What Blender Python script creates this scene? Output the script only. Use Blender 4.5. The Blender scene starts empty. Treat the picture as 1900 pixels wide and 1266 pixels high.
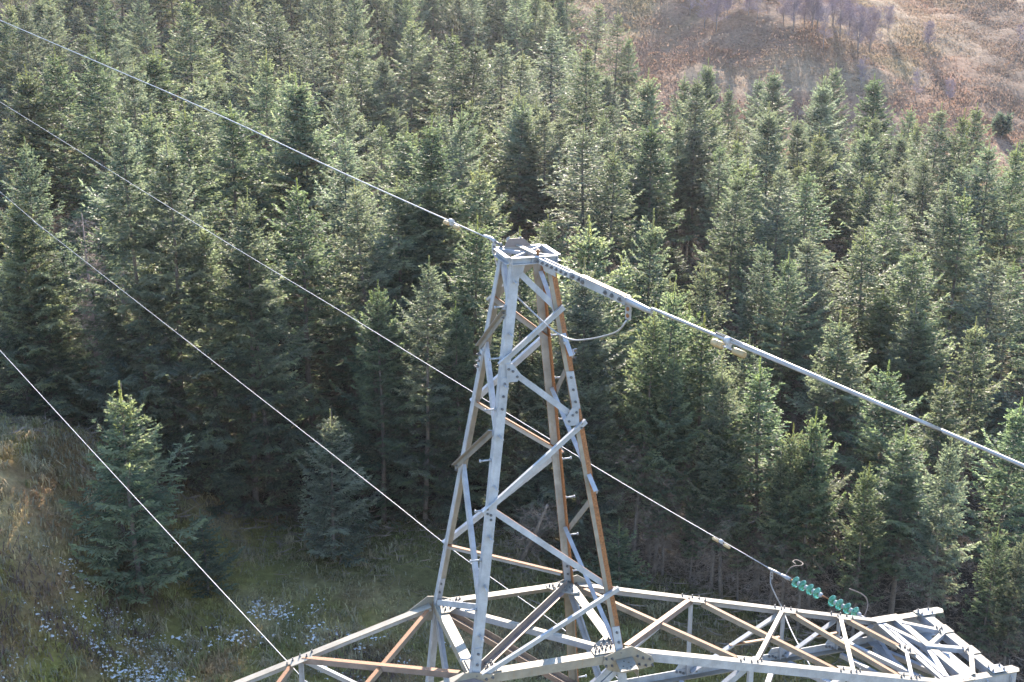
import bpy, bmesh, math, random
import numpy as np
from mathutils import Vector

scene = bpy.context.scene
COL = scene.collection
# ------------------------------------------------------------------ camera
cam_data = bpy.data.cameras.new('camera')
cam_data.sensor_width = 36.0
cam_data.lens = 2337.31 / 1900 * 36.0
cam_data.clip_start = 0.2
cam_data.clip_end = 6000
cam = bpy.data.objects.new('camera', cam_data)
COL.objects.link(cam)
PITCH = 0.289582
cam.rotation_euler = (math.pi / 2 - PITCH, 0, 0)
scene.camera = cam

# ------------------------------------------------------------------ sky, sun, exposure
SUN_AZ, SUN_EL = math.radians(7), math.radians(29)      # azimuth clockwise from +Y
world = bpy.data.worlds.new('World')
scene.world = world
world.use_nodes = True
wn = world.node_tree
wn.nodes.clear()
sky = wn.nodes.new('ShaderNodeTexSky')
sky.sky_type = 'NISHITA'
sky.sun_disc = False
sky.sun_elevation = SUN_EL
sky.sun_rotation = SUN_AZ
sky.altitude = 300
sky.air_density = 1.2
sky.dust_density = 0.1
sky.ozone_density = 4.0
bg = wn.nodes.new('ShaderNodeBackground')
bg.inputs['Strength'].default_value = 0.14
wo = wn.nodes.new('ShaderNodeOutputWorld')
wn.links.new(sky.outputs[0], bg.inputs[0])
wn.links.new(bg.outputs[0], wo.inputs[0])

sl = bpy.data.lights.new('sun', 'SUN')
sl.energy = 4.8
sl.angle = math.radians(0.5)
sl.color = (1.0, 0.89, 0.74)
so = bpy.data.objects.new('sun', sl)
COL.objects.link(so)
sd = Vector((math.sin(SUN_AZ) * math.cos(SUN_EL), math.cos(SUN_AZ) * math.cos(SUN_EL), math.sin(SUN_EL)))
so.rotation_euler = sd.to_track_quat('Z', 'Y').to_euler()
so.location = sd * 200

scene.view_settings.view_transform = 'Standard'
scene.view_settings.look = 'None'
scene.view_settings.gamma = 1.0
scene.view_settings.use_curve_mapping = False
scene.view_settings.exposure = 2.25
scene.cycles.max_bounces = 8
scene.cycles.diffuse_bounces = 4
scene.cycles.glossy_bounces = 3
scene.cycles.transmission_bounces = 6
scene.cycles.volume_bounces = 0
scene.cycles.transparent_max_bounces = 8
scene.cycles.use_adaptive_sampling = True

RNG = np.random.default_rng(11)
random.seed(11)

# ------------------------------------------------------------------ helpers
def link(o, parent=None):
    COL.objects.link(o)
    if parent is not None:
        o.parent = parent
    return o

def tag(o, label=None, cat=None, group=None, kind=None):
    if label: o['label'] = label
    if cat: o['category'] = cat
    if group: o['group'] = group
    if kind: o['kind'] = kind
    return o

def empty(name, loc=(0, 0, 0)):
    o = bpy.data.objects.new(name, None)
    o.empty_display_size = 0.3
    o.location = loc
    COL.objects.link(o)
    return o

def np_mesh(name, V, F, mats, col=None, smooth=False, mat_idx=None):
    """V (n,3), F (m,k) with one k; col (n,4) -> point colour attribute 'tint'."""
    me = bpy.data.meshes.new(name)
    V = np.asarray(V, np.float32); F = np.asarray(F, np.int32)
    n, (m, k) = len(V), F.shape
    me.vertices.add(n); me.vertices.foreach_set('co', V.ravel())
    me.loops.add(m * k); me.loops.foreach_set('vertex_index', F.ravel())
    me.polygons.add(m)
    me.polygons.foreach_set('loop_start', np.arange(0, m * k, k, dtype=np.int32))
    if mat_idx is not None:
        me.polygons.foreach_set('material_index', np.asarray(mat_idx, np.int32))
    if smooth:
        me.polygons.foreach_set('use_smooth', np.ones(m, dtype=bool))
    me.update(calc_edges=True)
    if col is not None:
        a = me.attributes.new('tint', 'FLOAT_COLOR', 'POINT')
        a.data.foreach_set('color', np.asarray(col, np.float32).ravel())
    for mt in mats: me.materials.append(mt)
    return me

class MB:
    """collects polygons for one small mesh"""
    def __init__(self):
        self.v = []; self.f = []; self.m = []; self.s = []
    def poly(self, pts, faces, mi=0, smooth=False):
        b = len(self.v)
        self.v += [tuple(p) for p in pts]
        for i, f in enumerate(faces):
            self.f.append([b + j for j in f])
            self.m.append(mi[i] if isinstance(mi, (list, tuple)) else mi)
            self.s.append(smooth)
    def prism(self, ring0, ring1, mi=0, caps=True, smooth=False):
        n = len(ring0)
        fs = [[i, (i + 1) % n, n + (i + 1) % n, n + i] for i in range(n)]
        self.poly(list(ring0) + list(ring1), fs, mi if not isinstance(mi, (list, tuple)) else mi[:n], smooth)
        if caps:
            c0 = len(self.v) - 2 * n
            self.f.append([c0 + i for i in range(n)][::-1]); self.m.append(0 if not isinstance(mi, int) else mi); self.s.append(False)
            self.f.append([c0 + n + i for i in range(n)]); self.m.append(0 if not isinstance(mi, int) else mi); self.s.append(False)
    def tube(self, pts, rad, n=8, mi=0, caps=True):
        pts = [Vector(p) for p in pts]
        rs = rad if isinstance(rad, (list, tuple)) else [rad] * len(pts)
        b = len(self.v)
        d = (pts[1] - pts[0]).normalized()
        ref = Vector((0, 0, 1)) if abs(d.z) < 0.9 else Vector((1, 0, 0))
        a = d.cross(ref).normalized()
        for i, p in enumerate(pts):
            if 0 < i < len(pts) - 1: d = (pts[i + 1] - pts[i - 1]).normalized()
            elif i: d = (pts[i] - pts[i - 1]).normalized()
            a = (a - d * a.dot(d)).normalized(); c = d.cross(a)
            for j in range(n):
                t = 2 * math.pi * j / n
                self.v.append(tuple(p + (a * math.cos(t) + c * math.sin(t)) * rs[i]))
        for i in range(len(pts) - 1):
            for j in range(n):
                q = b + i * n
                self.f.append([q + j, q + (j + 1) % n, q + n + (j + 1) % n, q + n + j]); self.m.append(mi); self.s.append(True)
        if caps:
            self.f.append([b + j for j in range(n)][::-1]); self.m.append(mi); self.s.append(False)
            q = b + (len(pts) - 1) * n
            self.f.append([q + j for j in range(n)]); self.m.append(mi); self.s.append(False)
    def box(self, c, x, y, z, mi=0):
        """oriented box: centre c, half-vectors x, y, z"""
        c, x, y, z = map(Vector, (c, x, y, z))
        P = [c + x * a + y * b + z * d for a in (-1, 1) for b in (-1, 1) for d in (-1, 1)]
        self.poly(P, [[0, 1, 3, 2], [4, 6, 7, 5], [0, 4, 5, 1], [2, 3, 7, 6], [0, 2, 6, 4], [1, 5, 7, 3]], mi)
    def build(self, name, mats, parent=None):
        me = bpy.data.meshes.new(name)
        me.from_pydata(self.v, [], self.f)
        for mt in (mats if isinstance(mats, (list, tuple)) else [mats]): me.materials.append(mt)
        for p, mi, s in zip(me.polygons, self.m, self.s):
            p.material_index = mi; p.use_smooth = s
        bm = bmesh.new(); bm.from_mesh(me)
        bmesh.ops.recalc_face_normals(bm, faces=bm.faces)
        bm.to_mesh(me); bm.free()
        me.update()
        return link(bpy.data.objects.new(name, me), parent)

class NT:
    """tiny node helper"""
    def __init__(self, name):
        self.mat = bpy.data.materials.new(name); self.mat.use_nodes = True
        self.t = self.mat.node_tree; self.t.nodes.clear()
    def n(self, typ, **kw):
        nd = self.t.nodes.new('ShaderNode' + typ)
        for k, v in kw.items():
            if k.startswith('i_'):
                key = k[2:]; key = int(key) if key.isdigit() else key.replace('_', ' ')
                nd.inputs[key].default_value = v
            else: setattr(nd, k, v)
        return nd
    def l(self, a, b): self.t.links.new(a, b)
    def noise(self, vec, scale, detail=4, rough=0.55):
        nd = self.n('TexNoise'); nd.inputs['Scale'].default_value = scale
        nd.inputs['Detail'].default_value = detail; nd.inputs['Roughness'].default_value = rough
        if vec is not None: self.l(vec, nd.inputs['Vector'])
        return nd.outputs[0]
    def ramp(self, fac, stops):
        r = self.n('ValToRGB'); e = r.color_ramp.elements
        e[0].position, e[0].color = stops[0][0], (*stops[0][1], 1)
        e[1].position, e[1].color = stops[-1][0], (*stops[-1][1], 1)
        for p, c in stops[1:-1]:
            k = e.new(p); k.color = (*c, 1)
        self.l(fac, r.inputs[0]); return r.outputs[0]
    def mix(self, fac, a, b, blend='MIX'):
        m = self.n('Mix', data_type='RGBA', blend_type=blend)
        for s, v in ((m.inputs[0], fac), (m.inputs[6], a), (m.inputs[7], b)):
            if hasattr(v, 'is_output'): self.l(v, s)
            elif isinstance(v, tuple): s.default_value = (*v, 1) if len(v) == 3 else v
            else: s.default_value = v
        return m.outputs[2]
    def math(self, op, a, b=0.0, clamp=False):
        m = self.n('Math', operation=op); m.use_clamp = clamp
        for s, v in ((m.inputs[0], a), (m.inputs[1], b)):
            if hasattr(v, 'is_output'): self.l(v, s)
            else: s.default_value = v
        return m.outputs[0]
    def out(self, shader):
        o = self.n('OutputMaterial'); self.l(shader, o.inputs[0]); return self.mat

def steel(name, base, rust=0.0, rust_col=(0.20, 0.085, 0.035), metal=0.12, rough=0.62, stain=0.25):
    k = NT(name)
    co = k.n('TexCoord').outputs['Object']
    oi = k.n('ObjectInfo')
    n1 = k.noise(co, 5.0, 5, 0.6)
    n2 = k.noise(co, 38.0, 3, 0.6)
    mp = k.n('Mapping'); mp.inputs['Scale'].default_value = (22, 22, 3.0); k.l(co, mp.inputs['Vector'])
    n3 = k.noise(mp.outputs[0], 1.0, 4, 0.65)                       # vertical run marks
    c = k.ramp(n1, [(0.3, tuple(x * 0.70 for x in base)), (0.7, tuple(min(0.9, x * 1.16) for x in base))])
    c = k.mix(k.math('MULTIPLY', n2, 0.42), c, tuple(x * 0.58 for x in base))
    sm = k.n('MapRange', i_1=0.54, i_2=0.72, i_3=0.0, i_4=stain); k.l(n3, sm.inputs[0])
    c = k.mix(sm.outputs[0], c, (0.25, 0.17, 0.10))
    rm = k.n('MapRange'); k.l(k.math('ADD', k.math('MULTIPLY', n1, 0.6), k.math('MULTIPLY', n3, 0.5)), rm.inputs[0])
    lo = 0.92 - rust * 0.75
    rm.inputs[1].default_value = lo; rm.inputs[2].default_value = lo + 0.16
    rc = k.ramp(n2, [(0.3, tuple(x * 0.55 for x in rust_col)), (0.7, tuple(x * 1.35 for x in rust_col))])
    c = k.mix(rm.outputs[0], c, rc)
    var = k.math('ADD', k.math('MULTIPLY', oi.outputs['Random'], 0.22), 0.89)
    hv = k.n('HueSaturation'); k.l(c, hv.inputs['Color']); k.l(var, hv.inputs['Value'])
    p = k.n('BsdfPrincipled'); p.inputs['Specular IOR Level'].default_value = 0.3
    k.l(hv.outputs[0], p.inputs['Base Color'])
    k.l(k.math('MULTIPLY', k.math('SUBTRACT', 1.0, rm.outputs[0]), metal), p.inputs['Metallic'])
    k.l(k.math('ADD', k.math('MULTIPLY', n2, 0.22), rough - 0.1), p.inputs['Roughness'])
    b = k.n('Bump'); b.inputs['Strength'].default_value = 0.18; b.inputs['Distance'].default_value = 0.004
    k.l(n2, b.inputs['Height']); k.l(b.outputs[0], p.inputs['Normal'])
    return k.out(p.outputs[0])

STEEL = steel('galvanised_steel', (0.345, 0.345, 0.365), 0.03, stain=0.22)
SUN_STAIN = steel('stained_sunlit_steel', (0.255, 0.222, 0.18), 0.22, stain=0.6)  # real stains, plus the cream of sunlit top faces put into the base
WORN = steel('worn_steel', (0.30, 0.295, 0.285), 0.15, stain=0.6)
RUSTY = steel('rusty_steel', (0.25, 0.175, 0.125), 0.78, rust_col=(0.24, 0.10, 0.04), stain=0.8, metal=0.1)
BROWN = steel('brown_patina_steel', (0.20, 0.15, 0.13), 0.25, rust_col=(0.13, 0.075, 0.055), metal=0.15, rough=0.6)
DARK = steel('dark_bolt_steel', (0.13, 0.125, 0.13), 0.12, metal=0.1, rough=0.6)
HOLE = steel('hole_shade_dark', (0.02, 0.02, 0.02), 0.0, metal=0.0, rough=0.9)  # near-black for flat discs that paint the shade inside uncut holes
WIRE = steel('aluminium_wire', (0.33, 0.32, 0.33), 0.0, stain=0.05, metal=0.25, rough=0.5)
DAMP = steel('damper_iron', (0.42, 0.31, 0.17), 0.48, metal=0.0, rough=0.6)

def glass_mat():
    k = NT('green_insulator_glass')
    oi = k.n('ObjectInfo')
    c = k.ramp(oi.outputs['Random'], [(0.0, (0.09, 0.36, 0.29)), (1.0, (0.14, 0.44, 0.36))])
    p = k.n('BsdfPrincipled', i_Roughness=0.06, i_IOR=1.5)
    p.inputs['Transmission Weight'].default_value = 0.8
    k.l(c, p.inputs['Base Color'])
    return k.out(p.outputs[0])
GLASS = glass_mat()

def needle_mat():
    k = NT('spruce_needles')
    at = k.n('Attribute', attribute_name='tint', attribute_type='GEOMETRY')
    sp = k.n('SeparateColor'); k.l(at.outputs['Color'], sp.inputs[0])
    oi = k.n('ObjectInfo')
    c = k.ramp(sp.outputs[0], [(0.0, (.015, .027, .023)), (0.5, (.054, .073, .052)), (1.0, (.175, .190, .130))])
    c = k.mix(sp.outputs[2], c, (0.135, 0.145, 0.055))
    c = k.mix(sp.outputs[1], c, (0.085, 0.07, 0.055))
    hv = k.n('HueSaturation'); k.l(c, hv.inputs['Color'])
    k.l(k.math('ADD', k.math('MULTIPLY', oi.outputs['Random'], 0.5), 0.78), hv.inputs['Value'])
    r2 = k.math('FRACT', k.math('MULTIPLY', oi.outputs['Random'], 17.3))
    k.l(k.math('ADD', k.math('MULTIPLY', r2, 0.075), 0.460), hv.inputs['Hue'])
    r3 = k.math('FRACT', k.math('MULTIPLY', oi.outputs['Random'], 53.7))
    k.l(k.math('ADD', k.math('MULTIPLY', r3, 0.5), 0.65), hv.inputs['Saturation'])
    p = k.n('BsdfPrincipled', i_Roughness=0.55)
    p.inputs['Specular IOR Level'].default_value = 0.32
    k.l(hv.outputs[0], p.inputs['Base Color'])
    tr = k.n('BsdfTranslucent'); k.l(k.mix(1.0, hv.outputs[0], (1.7, 1.85, 1.42), 'MULTIPLY'), tr.inputs[0])
    m = k.n('MixShader', i_0=0.55); k.l(p.outputs[0], m.inputs[1]); k.l(tr.outputs[0], m.inputs[2])
    return k.out(m.outputs[0])
NEEDLE = needle_mat()

def bark_mat(name, a, b, scale=14):
    k = NT(name)
    co = k.n('TexCoord').outputs['Object']
    n1 = k.noise(co, scale, 5, 0.65)
    c = k.ramp(n1, [(0.3, a), (0.7, b)])
    p = k.n('BsdfPrincipled', i_Roughness=0.85)
    k.l(c, p.inputs['Base Color'])
    bp = k.n('Bump'); bp.inputs['Strength'].default_value = 0.5; bp.inputs['Distance'].default_value = 0.02
    k.l(n1, bp.inputs['Height']); k.l(bp.outputs[0], p.inputs['Normal'])
    return k.out(p.outputs[0])
BARK = bark_mat('spruce_bark', (0.07, 0.052, 0.042), (0.19, 0.14, 0.115))
DEADW = bark_mat('dead_twigs', (0.10, 0.072, 0.056), (0.23, 0.165, 0.13), 3)
PALEDEAD = bark_mat('bleached_dead_wood', (0.19, 0.135, 0.115), (0.36, 0.28, 0.25), 5)
BIRCHB = bark_mat('birch_bark', (0.07, 0.055, 0.055), (0.22, 0.19, 0.19), 3)
BIRCHT = bark_mat('birch_twigs', (0.19, 0.135, 0.16), (0.30, 0.225, 0.26), 2)

def tint_mat(name, rough=0.8, transl=0.25):
    """colour comes from the mesh's own 'tint' attribute: plant pigment per blade, with painted edge shade in the clearing"""
    k = NT(name)
    at = k.n('Attribute', attribute_name='tint', attribute_type='GEOMETRY')
    p = k.n('BsdfPrincipled', i_Roughness=rough); p.inputs['Specular IOR Level'].default_value = 0.25
    k.l(at.outputs['Color'], p.inputs['Base Color'])
    tr = k.n('BsdfTranslucent'); k.l(at.outputs['Color'], tr.inputs[0])
    m = k.n('MixShader', i_0=transl); k.l(p.outputs[0], m.inputs[1]); k.l(tr.outputs[0], m.inputs[2])
    return k.out(m.outputs[0])
BLADE = tint_mat('grass_blades')
BRACKEN = tint_mat('bracken_and_heather', 0.9, 0.5)

def snow_mat():
    k = NT('old_snow')
    co = k.n('TexCoord').outputs['Object']
    c = k.ramp(k.noise(co, 9, 3), [(0.3, (0.46, 0.42, 0.39)), (0.7, (0.66, 0.61, 0.57))])
    p = k.n('BsdfPrincipled', i_Roughness=0.6); k.l(c, p.inputs['Base Color'])
    return k.out(p.outputs[0])
SNOW = snow_mat()

# ------------------------------------------------------------------ terrain
def ss(a, b, x):
    t = np.clip((x - a) / (b - a), 0, 1); return t * t * (3 - 2 * t)

def ground_z(X, Y):
    X = np.asarray(X, float); Y = np.asarray(Y, float)
    z = -26 - .12 * np.clip(X, -70, 90) + .06 * (np.clip(Y, -60, 200) - 55)
    z = z + 5 * ss(-12.5, -21, X) * np.exp(-((Y - 46) / 13) ** 2)
    yh = 172 - 24 * ss(5, 40, X)
    d = Y - yh
    sp = np.where(d > 60, d, 10 * np.log1p(np.exp(np.clip(d, -200, 60) / 10)))
    sp = 120 * np.tanh(sp / 120)
    z = z + .37 * sp * (1 + .10 * np.sin(X * .045 + 1.0) + .05 * np.sin(X * .11 + Y * .05))
    z = z + .25 * np.sin(X * .21 + Y * .13) + .18 * np.sin(X * .47 - Y * .31 + 1)
    return z

def vnoise(X, Y, scale, seed):
    """smooth value noise on a lattice, 0..1"""
    x = np.asarray(X) / scale; y = np.asarray(Y) / scale
    xi = np.floor(x).astype(int); yi = np.floor(y).astype(int)
    fx = x - xi; fy = y - yi; fx = fx * fx * (3 - 2 * fx); fy = fy * fy * (3 - 2 * fy)
    def hsh(a, b):
        h = (a * 374761393 + b * 668265263 + seed * 1442695041) & 0x7fffffff
        h = ((h ^ (h >> 13)) * 1274126177) & 0x7fffffff
        return ((h ^ (h >> 16)) & 0xffff) / 65535.0
    return (hsh(xi, yi) * (1 - fx) + hsh(xi + 1, yi) * fx) * (1 - fy) + (hsh(xi, yi + 1) * (1 - fx) + hsh(xi + 1, yi + 1) * fx) * fy

def fbm(X, Y, scale, seed, octaves=4):
    t = 0; a = 1; s = 0
    for i in range(octaves):
        t = t + a * vnoise(X, Y, scale / 2 ** i, seed + i); s += a; a *= .55
    return t / s

def front_y(X): return 54 - .45 * np.clip(X, 0, 22)

def hill_col(X, Y):
    """plant pigment of the open hillside: bracken rust, straw grass, moss, dark heather"""
    X = np.asarray(X, float); Y = np.asarray(Y, float)
    wx = X + 10 * (fbm(X, Y, 22, 91) - .5); wy = Y + 10 * (fbm(X, Y, 22, 92) - .5)
    a = fbm(wx, wy * 1.3, 16, 5); b = fbm(wx, wy, 7, 17); c = fbm(wx * 1.2, wy, 24, 29)
    rust = np.array((.25, .145, .115)); straw = np.array((.33, .26, .19)); moss = np.array((.22, .195, .10)); heath = np.array((.14, .11, .105))
    col = np.broadcast_to(rust, X.shape + (3,)).copy()
    def over(w, k):
        nonlocal col
        w = np.clip(w, 0, 1)[..., None]; col = col * (1 - w) + k * w
    over(ss(.46, .60, a) * .85, straw)
    over(ss(.52, .66, b) * .6, heath * 1.3)
    over(ss(.50, .64, c) * .9 * ss(66, 52, X), moss * 1.1)
    band = ss(56, 64, X - (Y - 160) * .25 + 5 * (fbm(X, Y, 9, 41) - .5)) * ss(160, 167, Y + 4 * (a - .5))
    over(band * .8, heath)
    over(band * ss(.52, .62, c) * .5, straw * .7)
    rim = ss(92, 99, X - (Y - 190) * .6 + 4 * (b - .5)) * ss(185, 195, Y)
    over(rim * .9, rust * 1.1)
    return (col * .55 + np.array((.265, .165, .10)) * .45) * .88

def clearing_col(X, Y):
    X = np.asarray(X, float); Y = np.asarray(Y, float)
    a = fbm(X, Y, 4.5, 3); b = fbm(X, Y, 2.2, 8); c = fbm(X, Y, 7, 12)
    green = np.array((.25, .205, .065)); straw = np.array((.48, .36, .185)); brown = np.array((.29, .175, .105)); deep = np.array((.115, .12, .042))
    col = np.broadcast_to(green, X.shape + (3,)).copy()
    def over(w, k):
        nonlocal col
        w = np.clip(w, 0, 1)[..., None]; col = col * (1 - w) + k * w
    over(ss(.45, .62, a) * .8, straw)
    over(ss(.50, .66, b) * .7, brown)
    over(ss(.52, .62, c) * .7, deep)
    over(ss(45.5, 51, Y) * ss(-13, -9, X) * .75, deep)  # tree shade along the forest edge, put into the ground colour
    over(ss(-15.5, -18, X) * .4 * ss(.40, .6, a), straw)
    over(ss(-14.5, -17, X) * .7 * ss(.50, .60, fbm(X, Y, 2.6, 71)), np.array((.30, .27, .06)))
    over(ss(-16, -18, X) * .6 * ss(.52, .62, fbm(X, Y, 2.4, 72)), np.array((.27, .14, .075)))
    gully = np.exp(-((X + 15.6 + .12 * (Y - 48)) / 1.1) ** 2) * ss(42, 45, Y)
    over(gully * .85, np.array((.075, .048, .042)))
    return col

def build_terrain():
    xs = np.concatenate([np.linspace(-1500, -110, 30)[:-1], np.linspace(-110, 130, 241), np.linspace(130, 1500, 30)[1:]])
    ys = np.concatenate([np.linspace(-1500, -70, 24)[:-1], np.linspace(-70, 24, 60)[:-1], np.linspace(24, 230, 260), np.linspace(230, 1800, 40)[1:]])
    X, Y = np.meshgrid(xs, ys)
    Z = ground_z(X, Y)
    Z += .35 * (fbm(X, Y, 3.2, 77) - .5) * ss(120, 40, np.abs(X))
    yh = 172 - 24 * ss(5, 40, X)
    moor = ss(-8, 0, Y - yh + 6 * (fbm(X, Y, 12, 55) - .5)) * ss(6, 14, X - (Y - 150) * .0)
    rock = moor * (fbm(X, Y, 5, 66) - .5)
    Z += 1.3 * rock
    col = clearing_col(X, Y) * .75
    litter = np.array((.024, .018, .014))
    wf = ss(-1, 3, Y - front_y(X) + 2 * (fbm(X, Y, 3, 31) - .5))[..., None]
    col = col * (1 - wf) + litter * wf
    mw = np.clip(moor, 0, 1)[..., None]
    col = col * (1 - mw) + hill_col(X, Y) * mw
    n, m = X.shape
    V = np.stack([X, Y, Z], -1).reshape(-1, 3)
    idx = np.arange(n * m).reshape(n, m)
    F = np.stack([idx[:-1, :-1], idx[:-1, 1:], idx[1:, 1:], idx[1:, :-1]], -1).reshape(-1, 4)
    C = np.concatenate([col, np.ones((n, m, 1))], -1).reshape(-1, 4)
    k = NT('moor_and_forest_floor')
    at = k.n('Attribute', attribute_name='tint', attribute_type='GEOMETRY')
    co = k.n('TexCoord').outputs['Object']
    n1 = k.noise(co, 2.4, 6, 0.7); n2 = k.noise(co, 0.55, 5, 0.65)
    c = k.mix(1.0, at.outputs['Color'], k.ramp(n1, [(0.25, (0.5, 0.48, 0.46)), (0.75, (1.4, 1.38, 1.3))]), 'MULTIPLY')
    c = k.mix(1.0, c, k.ramp(n2, [(0.3, (0.75, 0.75, 0.75)), (0.7, (1.2, 1.18, 1.15))]), 'MULTIPLY')
    p = k.n('BsdfPrincipled', i_Roughness=0.95); p.inputs['Specular IOR Level'].default_value = 0.1
    k.l(c, p.inputs['Base Color'])
    b = k.n('Bump'); b.inputs['Strength'].default_value = 0.9; b.inputs['Distance'].default_value = 0.25
    k.l(n1, b.inputs['Height']); k.l(b.outputs[0], p.inputs['Normal'])
    me = np_mesh('ground', V, F, [k.out(p.outputs[0])], C, smooth=True)
    return tag(link(bpy.data.objects.new('ground', me)), kind='structure')
build_terrain()

# ------------------------------------------------------------------ ground cover (stuff)
def tufts(name, X, Y, col, n_bl, hgt, wid, spread, mat, z_off=0.0, lean=0.6, arch=0.0, cv=.3):
    """n_bl bent blades per tuft: two quads would be costly, so each blade is one kinked quad pair folded at its middle"""
    N = len(X); r = RNG
    M = N * n_bl
    cx = np.repeat(X, n_bl) + r.normal(0, 1, M) * np.repeat(spread, n_bl)
    cy = np.repeat(Y, n_bl) + r.normal(0, 1, M) * np.repeat(spread, n_bl)
    cz = np.repeat(ground_z(X, Y), n_bl) + z_off - .05
    h = np.repeat(hgt, n_bl) * r.uniform(.55, 1.2, M)
    az = r.uniform(0, 2 * math.pi, M); le = r.uniform(.1, 1, M) * lean
    d = np.stack([np.cos(az), np.sin(az)], 1)
    w = np.repeat(wid, n_bl) * r.uniform(.7, 1.3, M) * .5
    side = np.stack([-np.sin(az), np.cos(az), np.zeros(M)], 1) * w[:, None]
    A = np.stack([cx, cy, cz], 1)
    B = A + np.stack([d[:, 0] * h * le * .45, d[:, 1] * h * le * .45, h * .75], 1)
    Cc = A + np.stack([d[:, 0] * h * le * 1.3, d[:, 1] * h * le * 1.3, h * (1.0 - arch * le)], 1)
    V = np.stack([A - side, A + side, B + side * .8, B - side * .8, Cc], 1).reshape(-1, 3)
    i = np.arange(M) * 5
    F = np.concatenate([np.stack([i, i + 1, i + 2], 1), np.stack([i, i + 2, i + 3], 1), np.stack([i + 3, i + 2, i + 4], 1)])
    cc = np.repeat(col, n_bl, 0) * r.uniform(1 - cv, 1 + cv, (M, 1)) * r.uniform(.95, 1.05, (M, 3))
    C = np.concatenate([np.repeat(cc, 5, 0), np.ones((M * 5, 1))], 1)
    me = np_mesh(name, V, F, [mat], C)
    return link(bpy.data.objects.new(name, me))

r = RNG
N = 42000
X = r.uniform(-27, 13, N); Y = r.uniform(30, 56, N)
keep = (Y < front_y(X) + 1.0) & (fbm(X, Y, 1.4, 21) > .33)
X, Y = X[keep], Y[keep]
col = clearing_col(X, Y)
straw = (r.random(len(X)) < .10 + .16 * ss(-15, -18, X))
col[straw] = np.array((.26, .215, .13)) * r.uniform(.7, 1.1, (straw.sum(), 1))
hh = r.uniform(.12, .30, len(X)); hh[straw] *= 1.5
tag(tufts('grass', X, Y, col, 4, hh, np.full(len(X), .042), np.full(len(X), .10), BLADE, arch=.5, lean=.9), kind='stuff')

# fountain-shaped straw tussocks
N = 1500
X = r.uniform(-26, 8, N); Y = r.uniform(32, 53, N)
keep = (fbm(X, Y, 3.5, 47) > .47 - .10 * ss(-14, -18, X)) & (Y < front_y(X) - 1)
X, Y = X[keep], Y[keep]
col = np.array((.36, .28, .155)) * r.uniform(.6, 1.2, (len(X), 1)) * np.where(r.random((len(X), 1)) < .35, np.array((.75, .85, .6)), 1.0)
tag(tufts('straw_tussocks', X, Y, col, 26, r.uniform(.35, .6, len(X)), np.full(len(X), .03), np.full(len(X), .09), BLADE, arch=.75, lean=1.25, cv=.2), kind='stuff')

# heaps of dead brown bracken on the left bank and along the gully
N = 3200
X = r.uniform(-25, 2, N); Y = r.uniform(34, 54, N)
w = np.exp(-((X + 15.6 + .12 * (Y - 48)) / 1.0) ** 2) * (Y > 42) + .8 * (fbm(X, Y, 3.0, 60) > .58) * (Y < 45)
keep = r.random(N) < w
X, Y = X[keep], Y[keep]
col = np.array((.13, .08, .058)) * r.uniform(.6, 1.3, (len(X), 1))
tag(tufts('dead_bracken', X, Y, col, 8, r.uniform(.3, .65, len(X)), np.full(len(X), .04), np.full(len(X), .22), BLADE, arch=.9, lean=1.5), kind='stuff')

# remnants of snow lying in the grass
def snow():
    V = []; F = []; r = np.random.default_rng(5)
    cl = list(zip(r.uniform(-20, 6, 2600), r.uniform(33, 48, 2600)))
    for x, y in cl:
        dens = float(ss(.44, .64, fbm(np.array([x]), np.array([y]), 2.2, 33)[0])) * float(ss(45.4, 42.4, y)) * float(ss(-18.5, -14.5, x))
        dens = max(dens, .9 * math.exp(-((x + 9.6) / 1.1) ** 2 - ((y - 46.2) / .9) ** 2), .35 * math.exp(-((x + 7.5) / 2.2) ** 2 - ((y - 45.2) / .8) ** 2))
        if r.random() > dens: continue
        for _ in range(r.integers(5, 18)):
            px, py = x + r.normal(0, .24), y + r.normal(0, .20)
            s = r.uniform(.02, .10) * r.choice((.45, 1.0), p=(.6, .4)); n = 8
            b = len(V); a0 = r.uniform(0, 6.28); st = r.uniform(.45, 1.0)
            z = float(ground_z(px, py)) + r.uniform(.06, .15)
            for j in range(n):
                q = s * r.uniform(.3, 1.3); t = a0 + j * 6.283 / n
                V.append((px + q * math.cos(t), py + q * st * math.sin(t), z + r.uniform(-.05, .01)))
            V.append((px, py, z + .015 + s * .1))
            F += [(b + j, b + (j + 1) % n, b + n) for j in range(n)]
    me = np_mesh('snow', V, F, [SNOW])
    tag(link(bpy.data.objects.new('snow', me)), kind='stuff')
snow()

# hillside bracken, heather and straw grass
N = 70000
X = r.uniform(6, 112, N); Y = r.uniform(138, 232, N)
yh = 172 - 24 * ss(5, 40, X)
keep = (Y > yh - 4) & (X > 8 + (Y - 150) * .02) & (X < Y * .46 + 3)
X, Y = X[keep], Y[keep]
col = hill_col(X, Y)
big = fbm(X, Y, 6, 72)
hh = r.uniform(.14, .30, len(X)) * (1 + .7 * ss(.55, .7, big))
tag(tufts('hill_bracken', X, Y, col, 4, hh, np.full(len(X), .11), np.full(len(X), .35), BRACKEN, arch=.8, lean=1.3, cv=.14), kind='stuff')

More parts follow.
